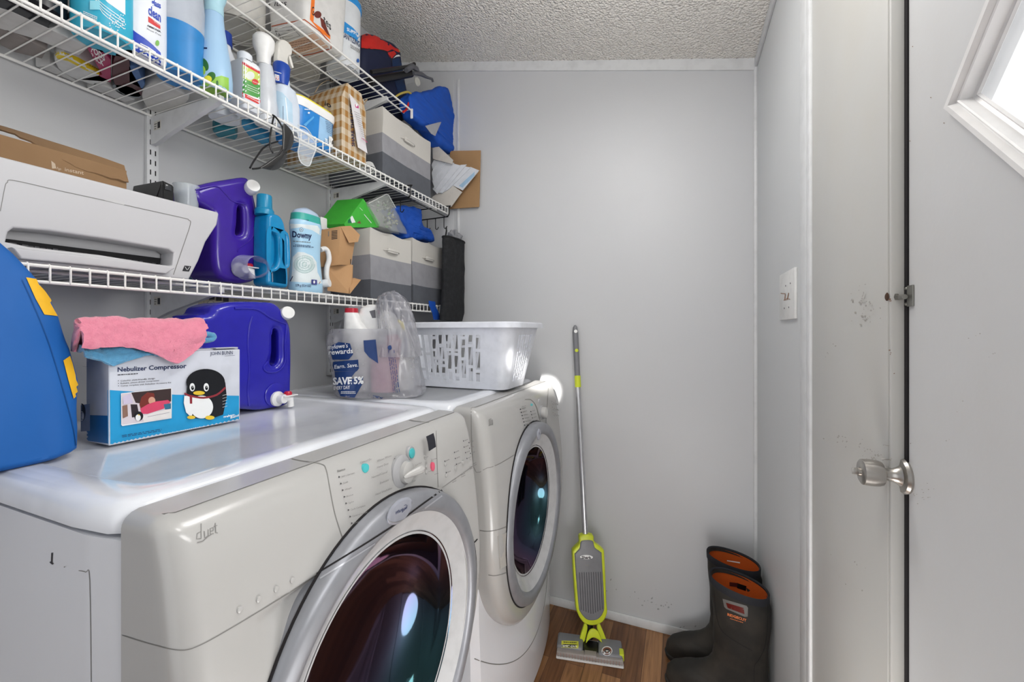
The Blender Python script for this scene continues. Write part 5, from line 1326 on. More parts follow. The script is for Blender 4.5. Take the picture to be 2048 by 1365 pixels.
# crumpled kraft box
t = thing('kraft_paper_box', 'crumpled kraft paper box with folded corners beside the scent booster', 'paper box', (-1.06, P(680, 520, X=-1.02).y, ZC))
M_kp = mat('kraft_paper', '#bd946a', .8, bump=(50, .3), var=(9, .35, '#a67c52'))
def panel(bm, pxs, Xs, th=.002):
    q = [P(a, b, X=x) for (a, b), x in zip(pxs, Xs)]
    for p in q: p.z = max(p.z, ZC + .003)
    q2 = [p + Vector((-th, th, 0)) for p in q]; loft(bm, [q, q2])
bm = B()
panel(bm, [(643, 460), (680, 453), (678, 530), (640, 535)], [-1.07, -1.015, -1.015, -1.07]); panel(bm, [(680, 453), (712, 470), (702, 530), (678, 530)], [-1.015, -1.03, -1.03, -1.015])
panel(bm, [(652, 532), (706, 530), (705, 575), (700, 588), (655, 582)], [-1.05, -1.02, -1.015, -1.01, -1.05]); panel(bm, [(700, 588), (722, 560), (708, 556), (698, 560)], [-1.0, -1.0, -1.02, -1.03])
panel(bm, [(641, 470), (681, 452), (681, 560), (643, 560)], [-1.15, -1.12, -1.12, -1.15]); panel(bm, [(681, 453), (702, 452), (720, 470), (716, 484), (698, 486)], [-1.016, -1.03, -1.02, -1.01, -1.012])
kp = ob('box_panels', bm, M_kp, t, .3)
bm = B(); panel(bm, [(700, 486), (708, 484), (700, 560), (694, 560)], [-1.03, -1.035, -1.035, -1.03]); ob('inner_liner', bm, mat('liner_pale', '#cdbdb4', .7), t, .3)
d = Decal(kp, 360, 340, 4.875)
for k in range(6): d.line(M_ink, [(1478, 600 + k * 15), (1535, 594 + k * 15)], 8)
d.line(M_ink, [(1663, 870), (1663, 918)], 8); d.line(M_greyink, [(1450, 600), (1450, 650)], 8); d.build(kp)
# two fabric bins
zt = P(760, 462, X=-1.0).z
ya = P(741, 500, X=-1.0).y; yb_ = P(823, 500, X=-1.0).y
fabric_bin('grey striped fabric bin holding the green box, larger one on the lowest shelf', -1.255, -1.0, ya, yb_ - .003, ZC + .003, zt + .002, 11, z12=(.27, .62))
ya2 = P(824, 500, X=-1.0).y; yb2_ = P(886, 500, X=-1.0).y
fabric_bin('narrow looking grey striped fabric bin at the right end of the lowest shelf', -1.22, -1.0, ya2 + .002, yb2_, ZC + .003, P(850, 484, X=-1.0).z, 15, z12=(.28, .64))
# things sticking out of the bins
def tilted_box(name, label, cat, m, px, X, th, bev=.002):
    bm = B(); extr(bm, [yz(px, X)], YZ(X - th), th, bev, 2)
    cy = sum(p[0] for p in yz(px, X)) / len(px); o = ob(name, bm, m, None, .4, base=(X - th, cy, min(p[1] for p in yz(px, X)))); return tag(o, label, cat)
c4 = lambda p: lin_pts(640, 300, 6.827, p)
t = thing('green_box', 'bright green cardboard carton tipped into the larger lower fabric bin', 'carton', tuple(P(700, 450, X=-1.06)))
bm = B(); q = [P(a, b, X=x) for (a, b), x in zip(c4([(100, 1000), (440, 760), (510, 800), (330, 1010)]), (-1.14, -1.14, -1.07, -1.07))]
f = c4([(330, 1010), (440, 870), (590, 665), (820, 1000), (800, 1060), (350, 1060)]); M_gr = mat('green_card', '#43b63c', .45, bump=(40, .1))
ff = [P(a, b, X=-1.06) for a, b in f]; bb = [p + Vector((-.11, -.012, .004)) for p in ff]; loft(bm, [ff, bb]); gb = ob('carton_body', bm, M_gr, t, .3)
d = Decal(gb, 640, 300, 6.827); d.poly(mat('dark_green', '#147048', .5), [(380, 930), (420, 885), (460, 940), (450, 1000), (380, 1000)]); d.poly(M_whiteink, [(400, 915), (440, 900), (485, 990), (435, 1000)]); d.poly(mat('brownish', '#7a5a3a', .5), [(500, 1000), (540, 965), (560, 1010)]); d.line(M_whiteink, [(600, 880), (700, 1000)], 8); d.line(M_whiteink, [(540, 790), (580, 830)], 5); d.build(gb)
# clear pack of glass ornaments
t = thing('ornament_pack', 'clear plastic pack of small glass pieces standing tipped beside the green carton', 'clear pack', tuple(P(780, 450, X=-1.05)))
px = c4([(665, 730), (905, 605), (935, 615), (1222, 1135), (1190, 1150), (1000, 1110), (820, 1040)])
bm = B(); extr(bm, [yz(px, -1.045)], YZ(-1.065), .018, .003, 2); ob('clear_case', bm, mat('cloudy_case', '#d6dbd6', .08, alpha=.35, coat=.4), t, .4)
bm = B(); tube(bm, [P(a, b, X=-1.046) for a, b in c4([(665, 730), (905, 605), (935, 615), (1222, 1135)])], .0018, 6); ob('case_edge', bm, mat('case_edge_white', '#d8dad8', .3), t)
bm = B(); rnd = random.Random(8)
for k in range(46):
    u, v = rnd.random(), rnd.random()
    x = 720 + u * 190 + v * 200; yy = 760 - u * 110 + v * 330
    if yy > 1080: continue
    c = P(640 + x / 6.827, 300 + yy / 6.827, X=-1.062 - rnd.random() * .012); s = rnd.uniform(.004, .008)
    R = Matrix.Translation(c) @ Matrix.Rotation(rnd.uniform(0, 3), 4, 'X') @ Matrix.Rotation(rnd.uniform(0, 3), 4, 'Y')
    box(bm, -s, s, -s * .7, s * .7, -s * .5, s * .5, s * .2, 1, M=R, mi=rnd.choice([0, 0, 1, 2]))
o = ob('glass_pieces', bm, [mat('glassy_grey', '#a8aca6', .12), mat('glassy_dark', '#4d5450', .12), mat('glassy_green', '#86a67e', .12)], t, .4); o['kind'] = 'stuff'
cloth_blob('cloth_bag', 'bunched royal blue cloth bag resting on the fabric bins', 'cloth bag', M_rb, c4([(1060, 790), (1230, 760), (1370, 790), (1410, 860), (1430, 1010), (1520, 1070), (1575, 1130), (1560, 1260), (1400, 1235), (1230, 1215), (1210, 1130), (1130, 940)]), -1.035, .045, 9, .010, 26)
bm = B(); q = [P(a, b, X=x) for a, b, x in ((857, 602, -.985), (858, 612, -.976), (864, 625, -.976), (867, 640, -.978))]; q2 = [P(a + 13, b, X=x) for a, b, x in ((857, 604, -.985), (858, 614, -.976), (864, 625, -.976), (867, 640, -.978))]
va = [bm.verts.new(p) for p in q]; vb = [bm.verts.new(p) for p in q2]
for i in range(3): bm.faces.new((va[i], vb[i], vb[i + 1], va[i + 1]))
thicken(bm, .0012); o = ob('fabric_strap', bm, M_rb, None, base=tuple(q[0])); tag(o, 'short royal blue strap dangling over the lowest shelf\'s lip', 'strap')

# under-shelf hook rack on the middle shelf
t = thing('hook_rack', 'black wire hook rack clipped under the right end of the middle shelf', 'hook rack', (-1.1, 1.5, ZB - .05))
y1 = P(818, 380, X=-.98).y; y2 = 1.632; zr = ZB - .062
bm = B()
for y in (y1, y2):
    tube(bm, smooth_path([(-1.2, y, ZB + .003), (-.985, y, ZB + .004), (-.974, y, ZB - .004), (-.974, y, ZB - .034), (-.985, y, ZB - .042), (-1.0, y, ZB - .044), (-1.25, y, ZB - .046)], 3), .0028, 8)
ob('clip_frame', bm, M_black, t)
bm = B(); tube(bm, [(-.99, y1, ZB - .044), (-.99, y2, ZB - .044)], .0022, 8); tube(bm, [(-1.12, y1, ZB - .045), (-1.12, y2, ZB - .045)], .0022, 8); ob('cross_bar', bm, M_black, t)
hk_pos = [P(851, 430, X=-1.10), P(870, 430, X=-1.05), P(889, 430, X=-1.0)]
for k, (x, y) in enumerate([(-1.09, y2), (-1.045, y2), (-1.0, y2), (-1.07, y1), (-1.02, y1)]):
    bm = B(); tube(bm, smooth_path([(x, y, ZB - .045), (x, y, ZB - .085), (x + .002, y, ZB - .094), (x + .010, y, ZB - .096), (x + .016, y, ZB - .086)], 4), .0019, 8); ob('hook', bm, M_black, t)
# black mesh pouch hanging from the last hook
hx, hy = -.99, y2
c = P(908, 480, X=hx); cy = c.y
t = thing('mesh_pouch', 'long black mesh pouch hanging from the end hook, grey fluff showing at its mouth', 'mesh pouch', (hx, cy, P(908, 640, X=hx).z))
def rngs(lst, X):
    out = []
    for xl, xr, y, dx in lst:
        a, b = P(xl, y, X=X), P(xr, y, X=X); out.append(selps(X + dx, (a.y + b.y) / 2, (a.z + b.z) / 2, .028, (b.y - a.y) / 2, 2.2, 36))
    return out
X9 = -.935
# keep clear of the back wall
L = [(888, 932, 482, 0), (887, 931, 500, 0), (887, 929, 520, 0), (886, 932, 550, .002), (886, 932, 575, 0), (885, 928, 600, 0), (883, 925, 625, 0), (882, 921, 642, 0)]
rr = rngs(L, X9)
for r in rr:
    m_ = max(v.y for v in r)
    if m_ > 1.688:
        c_ = sum((v.y for v in r)) / len(r); k = (1.688 - 1.60) / (m_ - 1.60)
        for v in r: v.y = 1.60 + (v.y - 1.60) * k if v.y > 1.60 else v.y
bm = B(); loft(bm, rr, True, True); bmesh.ops.subdivide_edges(bm, edges=bm.edges[:], cuts=1)
for v in bm.verts:
    k = noise.noise(v.co * 30) * .004; v.co.x += k
mmesh = mat('black_mesh_net', '#1a1b1e', .8, bump=(420, .9, .003), var=(60, .5, '#34363a')); ob('net_body', bm, mmesh, t, 1.2)
bm = B(); tube(bm, [v for v in rr[0]], .004, 6, closed=True); ob('hem', bm, M_blackm, t)
bm = B(); tube(bm, [(-1.0 + .012, y2, ZB - .092), tuple(P(893, 462, X=X9)), tuple(P(890, 482, X=X9))], .0035, 6); ob('hanging_loop', bm, M_blackm, t)
bm = B(); c = P(910, 474, X=X9); bmesh.ops.create_icosphere(bm, subdivisions=4, radius=.026, matrix=Matrix.Translation((c.x, min(c.y, 1.655), c.z))); wrinkle(bm, .018, 60, 3)
o = ob('grey_lint', bm, mat('grey_fluff', '#8b8c90', 1.0), None, 2, base=tuple(c)); tag(o, 'tangled grey fluff stuffed in the mouth of the black mesh pouch', 'fluff')
# ================================================================== ON TOP OF THE MACHINES
ZT = .9655
# tote bag
EP = [(172, 903), (173, 880), (175, 830), (180, 762), (166, 698), (136, 635), (115, 598), (84, 560), (36, 508), (6, 482), (-30, 450)]
t = thing('tote_bag', 'big blue reusable tote bag with yellow shapes standing on the washer\'s left corner', 'tote bag', (-1.0, .2, ZT))
bm = B(); rings = []
for i, (a, b2) in enumerate([EP[0]] + EP):
    k = min(1, max(0, (900 - b2) / 420)); x1 = -.865 - .05 * k; e = P(a, b2, X=x1)
    z = ZT if i == 0 else max(e.z, ZT + .004); x0 = -1.19 + .22 * min(1, max(0, (k - .3) / .38))
    y1 = e.y - (.012 if i == 0 else 0); y0 = min(.03 + .02 * k, y1 - .05)
    rings.append(selps((x0 + x1 - (.012 if i == 0 else 0)) / 2, (y0 + y1) / 2, z, (x1 - x0) / 2, (y1 - y0) / 2, 8 - 2 * k, 96))
rr = []
for a, b in zip(rings, rings[1:]):
    for k in range(4): rr.append([p.lerp(q, k / 4) for p, q in zip(a, b)])
rr.append(rings[-1]); loft(bm, rr)
for v in bm.verts:
    if v.co.z > ZT + .006:
        n_ = noise.noise(Vector((v.co.x * 12, v.co.y * 16, v.co.z * 6))) * .007 + noise.noise(Vector((v.co.x * 40, v.co.y * 40, v.co.z * 14))) * .0022
        v.co += Vector((n_, n_ * .6, 0))
M_tote = mat('tote_blue', '#0a5caa', .62, bump=(500, .12, .0006), var=(7, .35, '#084d92')); M_yel = mat('tote_yellow', '#f0b821', .6)
tb = ob('bag_body', bm, M_tote, t, 1.2)
d = Decal(tb, 0, 560, 3.413, off=.0012)
d.poly(M_yel, [(175, -15), (265, 0), (320, 60), (370, 130), (440, 255), (300, 238), (240, 130)])
d.build(tb, 'yellow_shape')
d = Decal(tb, 0, 560, 3.413, off=.0012)
d.poly(M_yel, [(428, 552), (545, 470), (590, 600), (600, 690), (560, 750), (497, 812), (460, 680)])
d.build(tb, 'yellow_shape')
d = Decal(tb, 0, 560, 3.413, off=.0012)
M_td = mat('tote_seam', '#0b4f92', .7)
d.line(M_td, [(150, 0), (240, 200), (330, 430), (420, 720), (490, 980), (515, 1130), (512, 1200)], 6, sm=4); d.line(M_td, [(0, 1318), (200, 1275), (400, 1235), (515, 1205), (560, 1180)], 7, sm=4)
d.build(tb, 'piping')

# boxed nebulizer
A0 = P(218, 893, Z=ZT); A1 = P(480, 841, Z=ZT); fd = (A1 - A0); Wd = fd.length; fd.normalize(); bd_ = Vector((-fd.y, fd.x, 0))
HB = P(480, 699, X=A1.x).z - ZT
t = thing('product_box', 'white and blue boxed nebulizer with a penguin picture, towels on top', 'boxed appliance', tuple(A0 + fd * Wd / 2 + bd_ * .05))
Mx = Matrix(((fd.x, bd_.x, 0, A0.x), (fd.y, bd_.y, 0, A0.y), (0, 0, 1, ZT), (0, 0, 0, 1)))
bm = B(); box(bm, 0, Wd, 0, .075, .0005, HB, .0012, 1, M=Mx); nb = ob('carton', bm, mat('carton_white', '#d4d8e2', .42), t, .3)
d = Decal(nb, 0, 560, 3.413)
cb = mat('carton_cyan', '#1f9bd3', .4)
d.poly(cb, [(736, 752), (1200, 785), (1645, 792), (1645, 960), (740, 1145)]); d.poly(mat('carton_shade_blue', '#1f6fae', .4), [(560, 922), (736, 928), (740, 1145), (560, 1120)])
d.text(M_navyink, 'Nebulizer Compressor', 802, 628, 1272, 602, 30, .025); d.scribble(M_ink, 802, 650, 940, 640, 7, 1, 2)
for k, (s, x1) in enumerate((('Colorful, child-friendly design', 1055), ('Reliable, piston-driven compressor', 1085), ('Comes complete with Nebulizer Accessory Kit', 1165))):
    d.ell(M_ink, 806, 690 + k * 17, 3, 3, n=6); d.text(M_ink, s, 820, 695 + k * 17, x1, 677 + k * 14, 9, .01)
d.text(M_navyink, 'JOHN BUNN', 1432, 515, 1585, 508, 24); d.scribble(M_navyink, 1530, 520, 1600, 516, 3, 1, 3)
d.poly(M_whiteink, [(820, 775), (1160, 738), (1168, 745), (1166, 945), (830, 998), (822, 990)])
ph = lambda n, c: mat('photo_' + n, c, .4)
d.poly(ph('wall', '#d8cfd6'), [(824, 778), (1162, 742), (1162, 940), (828, 990)])
d.poly(ph('dark', '#3a2b2b'), [(890, 770), (1162, 742), (1162, 830), (1000, 850), (920, 840)]); d.poly(ph('dark2', '#2b2228'), [(885, 850), (930, 850), (945, 930), (895, 940)])
d.poly(ph('hair', '#7a2f26'), [(945, 850), (960, 800), (1000, 768), (1045, 775), (1050, 800), (1000, 870), (955, 885)]); d.ell(ph('skin', '#d9a48c'), 1030, 825, 24, 26)
d.poly(ph('sweater', '#d8486a'), [(950, 880), (1000, 850), (1060, 830), (1140, 820), (1158, 835), (1110, 880), (1000, 915), (960, 915)]); d.poly(ph('jeans', '#2f6f8e'), [(1110, 850), (1160, 842), (1160, 880), (1120, 885)])
d.poly(ph('book', '#e7e4e2'), [(960, 930), (1060, 900), (1164, 880), (1164, 940), (975, 968)]); d.line(ph('lines', '#9b95a0'), [(1000, 935), (1150, 905)], 3)
d.poly(ph('lamp', '#cfc5dc'), [(830, 800), (880, 775), (900, 840), (835, 850)]); d.poly(ph('wood', '#8b6a5c'), [(828, 860), (862, 852), (866, 930), (832, 945)])
K = mat('penguin_black', '#15171c', .3); Wp = mat('penguin_white', '#eef0f0', .3); Yp = mat('penguin_yellow', '#e8c53a', .35); Rp = mat('penguin_scarf', '#8d2c36', .4)
d.ell(K, 940, 930, 30, 32); d.ell(Wp, 935, 940, 18, 22); d.ell(Yp, 940, 922, 6, 4)
d.ell(K, 1396, 700, 132, 92, 0, 30); d.poly(K, [(1270, 720), (1530, 700), (1540, 800), (1515, 920), (1440, 945), (1300, 945), (1262, 850)]); d.poly(Wp, [(1250, 790), (1290, 800), (1300, 940), (1262, 905), (1246, 840)])
d.ell(Wp, 1368, 868, 78, 78, 0, 30); d.poly(Wp, [(1262, 780), (1340, 810), (1300, 930), (1268, 900)])
d.line(Rp, [(1250, 775), (1290, 792), (1380, 805), (1470, 785), (1530, 735)], 13, sm=4); d.poly(Rp, [(1285, 790), (1303, 793), (1303, 845), (1287, 845)])
for x in (1303, 1398): d.ell(Wp, x, 733, 18, 28); d.ell(K, x + 2, 738, 10, 15); d.ell(Wp, x + 4, 732, 3, 4, n=6)
d.ell(Yp, 1348, 772, 40, 14); d.ell(Yp, 1295, 938, 28, 12); d.ell(Yp, 1422, 940, 32, 14)
for k in range(5): d.line(Wp, [(1508, 790 + k * 20), (1540, 780 + k * 20)], 2)
d.text(M_whiteink, 'graham', 1512, 942, 1590, 926, 14, .03); d.text(M_whiteink, 'field', 1560, 948, 1618, 930, 14, .03); d.scribble(M_navyink, 820, 1062, 1090, 1018, 5, 2, 6)
d.scribble(M_navyink, 600, 590, 640, 590, 1, 1, 1); d.poly(mat('side_panel', '#8b96ab', .5), [(592, 850), (655, 842), (655, 1025), (592, 1030)]); d.ell(K, 600, 900, 26, 60); d.ell(Wp, 600, 925, 16, 32)
d.build(nb, 'package_print')
bm = B(); box(bm, .03, Wd + .004, .012, .07, HB, HB + .003, .001, 1, M=Mx); box(bm, Wd - .05, Wd - .004, -.001, .02, HB + .0028, HB + .005, .001, 1, M=Mx); ob('lid_flap', bm, mat('carton_white2', '#c9cbd2', .5), t, .3)

# towels
def towel(name, label, m, top_px, low_px, back, off, seed, th=.004, depth_=.10):
    """folded cloth on the box: lies over the lid, its hem hangs in front; top_px / low_px give the upper and lower outline"""
    n = 44; base = A0 - bd_ * off
    def onp(px, py): return PN(px, py, base, bd_)
    def samp(lst, k):
        x0, x1 = lst[0][0], lst[-1][0]; x = x0 + (x1 - x0) * k
        for (a, b), (c, e) in zip(lst, lst[1:]):
            if a <= x <= c + 1e-6: return (x, b + (e - b) * (x - a) / (c - a + 1e-9))
        return lst[-1]
    bm = B(); cols = []
    for i in range(n + 1):
        k = i / n; T = onp(*samp(top_px, k)); L = onp(*samp(low_px, k)); col = []
        dl = depth_ * (.12 + .88 * min(1, max(0, (samp(top_px, k)[0] - 165) / 50))); hz = max(.004, T.z - (ZT + HB) - .006)
        for j in range(5): col.append(T + bd_ * (dl * (1 - j / 4) + .002) + Vector((0, 0, -hz * (1 - j / 4) ** 3)))
        for j in range(1, 13):
            u = j / 12; q = T.lerp(L, u); q = q - bd_ * (.010 * math.sin(min(1, u * 1.6) * math.pi * .5) + .004 * noise.noise(Vector((k * 6 + seed, u * 3, 0)))); col.append(q)
        cols.append(col)
    V = [[bm.verts.new(p) for p in c] for c in cols]
    for a, b in zip(V, V[1:]):
        for j in range(len(a) - 1): bm.faces.new((a[j], b[j], b[j + 1], a[j + 1]))
    for c_ in (V[0], V[-1]):
        for j in range(4): bm.faces.new((c_[j], c_[j + 1], c_[min(9, 4 + (4 - j))], c_[min(9, 5 + (4 - j))])) if 5 + (4 - j) < 10 and j < 3 else None
    bmesh.ops.recalc_face_normals(bm, faces=bm.faces)
    bmesh.ops.subdivide_edges(bm, edges=bm.edges[:], cuts=1); wrinkle(bm, .0035, 34, seed); wrinkle(bm, .0014, 120, seed)
    thicken(bm, th)
    o = ob(name, bm, m, None, 1.4, base=tuple(A0 + fd * Wd * .4 + Vector((0, 0, HB)))); return tag(o, label, 'towel', 'microfibre towels on the boxed nebulizer')
M_pinkt = mat('pink_terry', '#e58aa0', .95, sheen=.5, bump=(420, .8, .002), var=(120, .5, '#d2738b')); M_bluet = mat('blue_terry', '#5c9fc7', .95, sheen=.5, bump=(420, .8, .002), var=(120, .5, '#4685ae'))
towel('microfibre_towel', 'pink terry towel folded over the top of the boxed nebulizer', M_pinkt, [(158, 642), (172, 639), (240, 641), (320, 644), (398, 643), (404, 645)], [(157, 695), (200, 696), (240, 692), (275, 700), (310, 712), (345, 729), (360, 722), (385, 703), (402, 682)], 0, .006, 3, .006)
towel('microfibre_towel', 'light blue terry towel hanging out from beneath the pink one', M_bluet, [(162, 690), (190, 688), (240, 686), (300, 700), (318, 706)], [(163, 714), (195, 720), (222, 733), (250, 722), (285, 712), (318, 708)], 0, .001, 8, .004)
bm = B(); c0 = PN(408, 672, A0 - bd_ * -.02, bd_); tube(bm, smooth_path([c0 + fd * -.03, c0 + fd * .002 + Vector((0, 0, .003)), c0 + fd * .018, c0 + fd * .012 + Vector((0, 0, -.008)), c0 + fd * -.03 + Vector((0, 0, -.010))], 5), .006, 10); wrinkle(bm, .002, 80, 2)
o = ob('folded_cloth', bm, M_bluet, None, 1.2, base=tuple(c0)); tag(o, 'rolled end of a pale blue cloth at the right of the pink towel', 'cloth')
# slim blue carton behind the box
bx0, bx1 = P(462, 662, X=-.99), P(467, 695, X=-.99)
bm = B(); a = P(405, 655, X=-.975); b2 = P(467, 655, X=-.975); 
o_ = None
t = thing('blue_carton', 'slim dark blue carton standing behind the boxed nebulizer, beside the jug', 'carton', (-.99, (a.y + b2.y) / 2 - .01, ZT))
box(bm, -.972, -.958, a.y - .02, P(466, 660, X=-.958).y, ZT, P(440, 651, X=-.958).z, .001, 1); ob('carton_body', bm, mat('dark_blue_card', '#123e7a', .35), t, .3)

# big blue jug
XJ2 = -.945
out = lin_pts(0, 560, 3.413, [(1350, 275), (1440, 230), (1480, 180), (1600, 150), (1800, 150), (1900, 165), (1960, 250), (1995, 330), (2003, 500), (2000, 700), (1990, 830), (1940, 870), (1880, 885), (1780, 893), (1660, 885), (1500, 885), (1380, 860), (1345, 600)])
t, bd = jug('detergent_jug', 'deep blue detergent jug with a white press tap standing on the washer', out, XJ2, .055, None, 0, lin_pts(0, 560, 3.413, [(1872, 350), (1910, 350), (1915, 450), (1912, 550), (1880, 590), (1850, 560), (1868, 500)]), M_blue, ZT)
for v in bd.data.vertices:
    if v.co.z < 0.0005: v.co.z = 0.0005
jcap(t, 577, 625, -.935, .0165)
bm = B(); K2 = lin_pts(0, 560, 3.413, [(1720, 250), (1700, 320), (1690, 450), (1700, 600), (1690, 760), (1700, 860)])
tube(bm, smooth_path([P(a, b, X=XJ2 - .001) for a, b in K2], 5), .003, 8)
tube(bm, smooth_path([P(a, b, X=XJ2 + .0003) for a, b in lin_pts(0, 560, 3.413, [(1955, 300), (1945, 450), (1945, 560), (1900, 620), (1830, 630), (1800, 600), (1830, 560)])], 5), .003, 8)
tube(bm, smooth_path([P(a, b, X=XJ2 + .0003) for a, b in lin_pts(0, 560, 3.413, [(1600, 195), (1750, 200), (1850, 260), (1950, 300)])], 5), .003, 8); ob('moulded_ridge', bm, M_blue, t)
c = P(551, 790, X=XJ2); bm = B(); lathe(bm, [(.030, -.004), (.030, .002), (.027, .004), (.0, .004)], (c.x, c.y, c.z), (1, 0, 0), 40); ob('tap_boss', bm, M_blue, t)
spigot(t, 553, 798, XJ2 + .003, .98)

# paper notice on the wall
q = [P(a, b, X=XL + .001) for a, b in ((397, 584), (540, 592), (540, 640), (400, 632))]
bm = B(); box(bm, XL, XL + .0012, q[0].y, q[1].y, q[2].z - .02, q[0].z + .01); o = ob('instruction_sheet', bm, mat('old_paper', '#b0a797', .8, var=(20, .5, '#94897a')), None, .3, base=tuple(q[3])); tag(o, 'yellowed printed instruction sheet stuck to the wall above the blue jug', 'paper notice')
d = Decal(o); rnd = random.Random(3)
for k in range(4): d.scribble(M_greyink, 470, 592 + k * 5, 530, 596 + k * 5, 1.5, 1, k)
for k in range(3): d.rect(M_ink, 417 + k * 14, 592 + k * 2, 428 + k * 14, 600 + k * 2)
d.line(M_greyink, [(405, 592), (408, 625)], 1); d.line(M_greyink, [(468, 590), (468, 628)], 1); d.ell(M_greyink, 420, 608, 8, 7); d.ell(mat('old_paper', '#b0a797'), 420, 608, 6.5, 5.5); d.build(o)

# grey carrier bag with jugs
def vring(pl, pr, z, D, hd, n=96, pw=2.4):
    uc = ((pl + pr) / 2 - 1024) / FPX; c = (_d + _r * uc) * D; hw = (pr - pl) / 2 * D / FPX; out = []
    for k in range(n):
        a = 2 * math.pi * k / n; cc, s = math.cos(a), math.sin(a)
        p = c + _r * (math.copysign(abs(cc) ** (2 / pw), cc) * hw) - _d * (math.copysign(abs(s) ** (2 / pw), s) * hd); out.append(Vector((p.x, p.y, z)))
    return out
def zf(py, D): return max(ZT, HC + (HOR - py) * D / FPX)
M_film = mat('grey_carrier_film', '#a9a9b0', .22, alpha=.5, coat=.5)
DB = 1.27
t = thing('carrier_bag', 'translucent grey plastic carrier bag with navy print, knotted around bottles on the dryer', 'plastic bag', (-.86, 1.03, ZT))
L = [(682, 846, 805), (676, 848, 793), (674, 846, 775), (672, 841, 745), (663, 836, 715), (658, 830, 690), (660, 824, 676), (668, 818, 664)]
rings = [vring(a, b, ZT + .001 if i == 0 else zf(c - 6, DB - .06), DB, .085 - .004 * i, pw=3.4) for i, (a, b, c) in enumerate(L)]
rr = []
for a, b in zip(rings, rings[1:]):
    for k in range(8): rr.append([p.lerp(q, k / 8) for p, q in zip(a, b)])
rr.append(rings[-1]); bm = B(); loft(bm, rr, True, False)
for v in bm.verts:
    if v.co.z > ZT + .004:
        q = v.co; kx = noise.noise(Vector((q.x * 20, q.y * 20, q.z * 8))) * .012 + (abs(noise.noise(Vector((q.x * 40, q.y * 40, q.z * 14)))) - .2) * .009
        v.co += Vector((kx * .9, -kx * .5, 0))
fb = ob('bag_body', bm, M_film, t, 1.3)
bm = B(); L = [(750, 842, 712, .062), (756, 838, 685, .052), (757, 831, 655, .042), (755, 825, 630, .036), (754, 816, 608, .030), (757, 806, 595, .025), (768, 796, 587, .016), (780, 789, 583, .005)]
rings = [vring(a, b, zf(c, DB), DB - .01, e) for a, b, c, e in L]; rr = []
for a, b in zip(rings, rings[1:]):
    for k in range(8): rr.append([p.lerp(q, k / 8) for p, q in zip(a, b)])
rr.append(rings[-1]); loft(bm, rr, False, True)
for v in bm.verts:
    q = v.co; a = math.atan2(q.y - 1.03, q.x + .84); kx = (abs(math.sin(a * 7 + q.z * 14)) - .5) * .011 + (abs(noise.noise(Vector((q.x * 60, q.y * 60, q.z * 10)))) - .2) * .014; v.co += Vector((kx, -kx * .6, 0))
ob('knotted_handle', bm, M_film, t, 1.3)
bm = B(); q = [P(a, b, X=-.98) for a, b in ((662, 690), (678, 660), (690, 625), (700, 612), (722, 612), (716, 640), (705, 668), (690, 690))]
vv = [bm.verts.new(p) for p in q]; bm.faces.new(vv); bmesh.ops.triangulate(bm, faces=bm.faces); bmesh.ops.subdivide_edges(bm, edges=bm.edges[:], cuts=2); wrinkle(bm, .008, 40, 3); thicken(bm, .0006); ob('loose_handle', bm, M_film, t, 1.3)
d = Decal(fb, 560, 560, 3.413, off=.0012); nv = mat('bag_navy', '#1d3a6e', .4)
d.poly(nv, [(345, 455), (400, 425), (480, 435), (500, 510), (470, 545), (360, 545), (348, 500)]); d.poly(nv, [(365, 560), (535, 545), (540, 605), (525, 625), (375, 625), (362, 590)]); d.poly(nv, [(375, 628), (520, 625), (475, 680), (570, 665), (560, 720), (510, 805), (415, 795), (385, 720)]); d.poly(nv, [(570, 415), (655, 408), (672, 572), (610, 530), (575, 490)])
d.text(M_whiteink, 'mylowe\'s', 330, 475, 465, 462, 30, .01); d.text(M_whiteink, 'rewards', 335, 512, 500, 500, 34, .02); d.text(M_whiteink, 'Earn. Save.', 375, 608, 535, 592, 26, .01); d.text(M_whiteink, 'SAVE 5%', 365, 715, 572, 708, 46, .04); d.text(M_whiteink, 'EVERY DAY', 372, 752, 478, 745, 24, .01)
d.scribble(M_whiteink, 420, 765, 520, 765, 5, 2, 3)
for k in range(4): d.scribble(nv, 742 + k * 13, 480, 775 + k * 13, 770, 5, 1, k)
d.ell(nv, 752, 465, 16, 16, n=16); d.scribble(nv, 640, 795, 720, 808, 6, 2, 4)
d.build(fb, 'bag_print')
# bottles in the bag
t = thing('bleach_jug', 'white jug with a red cap at the left in the grey carrier bag', 'bottle', (-.93, .99, ZT))
D1 = 1.27
bm = B(); rr = [vring(688, 742, ZT + .012, D1, .035), vring(686, 744, ZT + .02, D1, .038), vring(686, 744, zf(690, D1), D1, .038), vring(690, 738, zf(660, D1), D1, .034), vring(690, 722, zf(642, D1), D1, .022), vring(690, 716, zf(626, D1), D1, .018)]; loft(bm, rr); ob('jug_body', bm, M_white, t, .8)
bm = B(); loft(bm, [vring(690, 716, zf(628, D1), D1, .018), vring(691, 715, zf(617, D1), D1, .017)]); ob('cap', bm, mat('cap_red', '#b51f33', .35), t)
t = thing('bleach_jug', 'large white handled jug with pink labels inside the grey carrier bag', 'bottle', (-.85, 1.03, ZT))
D1 = 1.30
bm = B(); rr = [vring(736, 826, ZT + .012, D1, .045), vring(735, 828, ZT + .02, D1, .047), vring(735, 828, zf(700, D1), D1, .047), vring(728, 815, zf(665, D1), D1, .044), vring(715, 795, zf(635, D1), D1, .036), vring(722, 780, zf(618, D1), D1, .024), vring(735, 768, zf(610, D1), D1, .012)]; loft(bm, rr); jb = ob('jug_body', bm, M_white, t, .9)
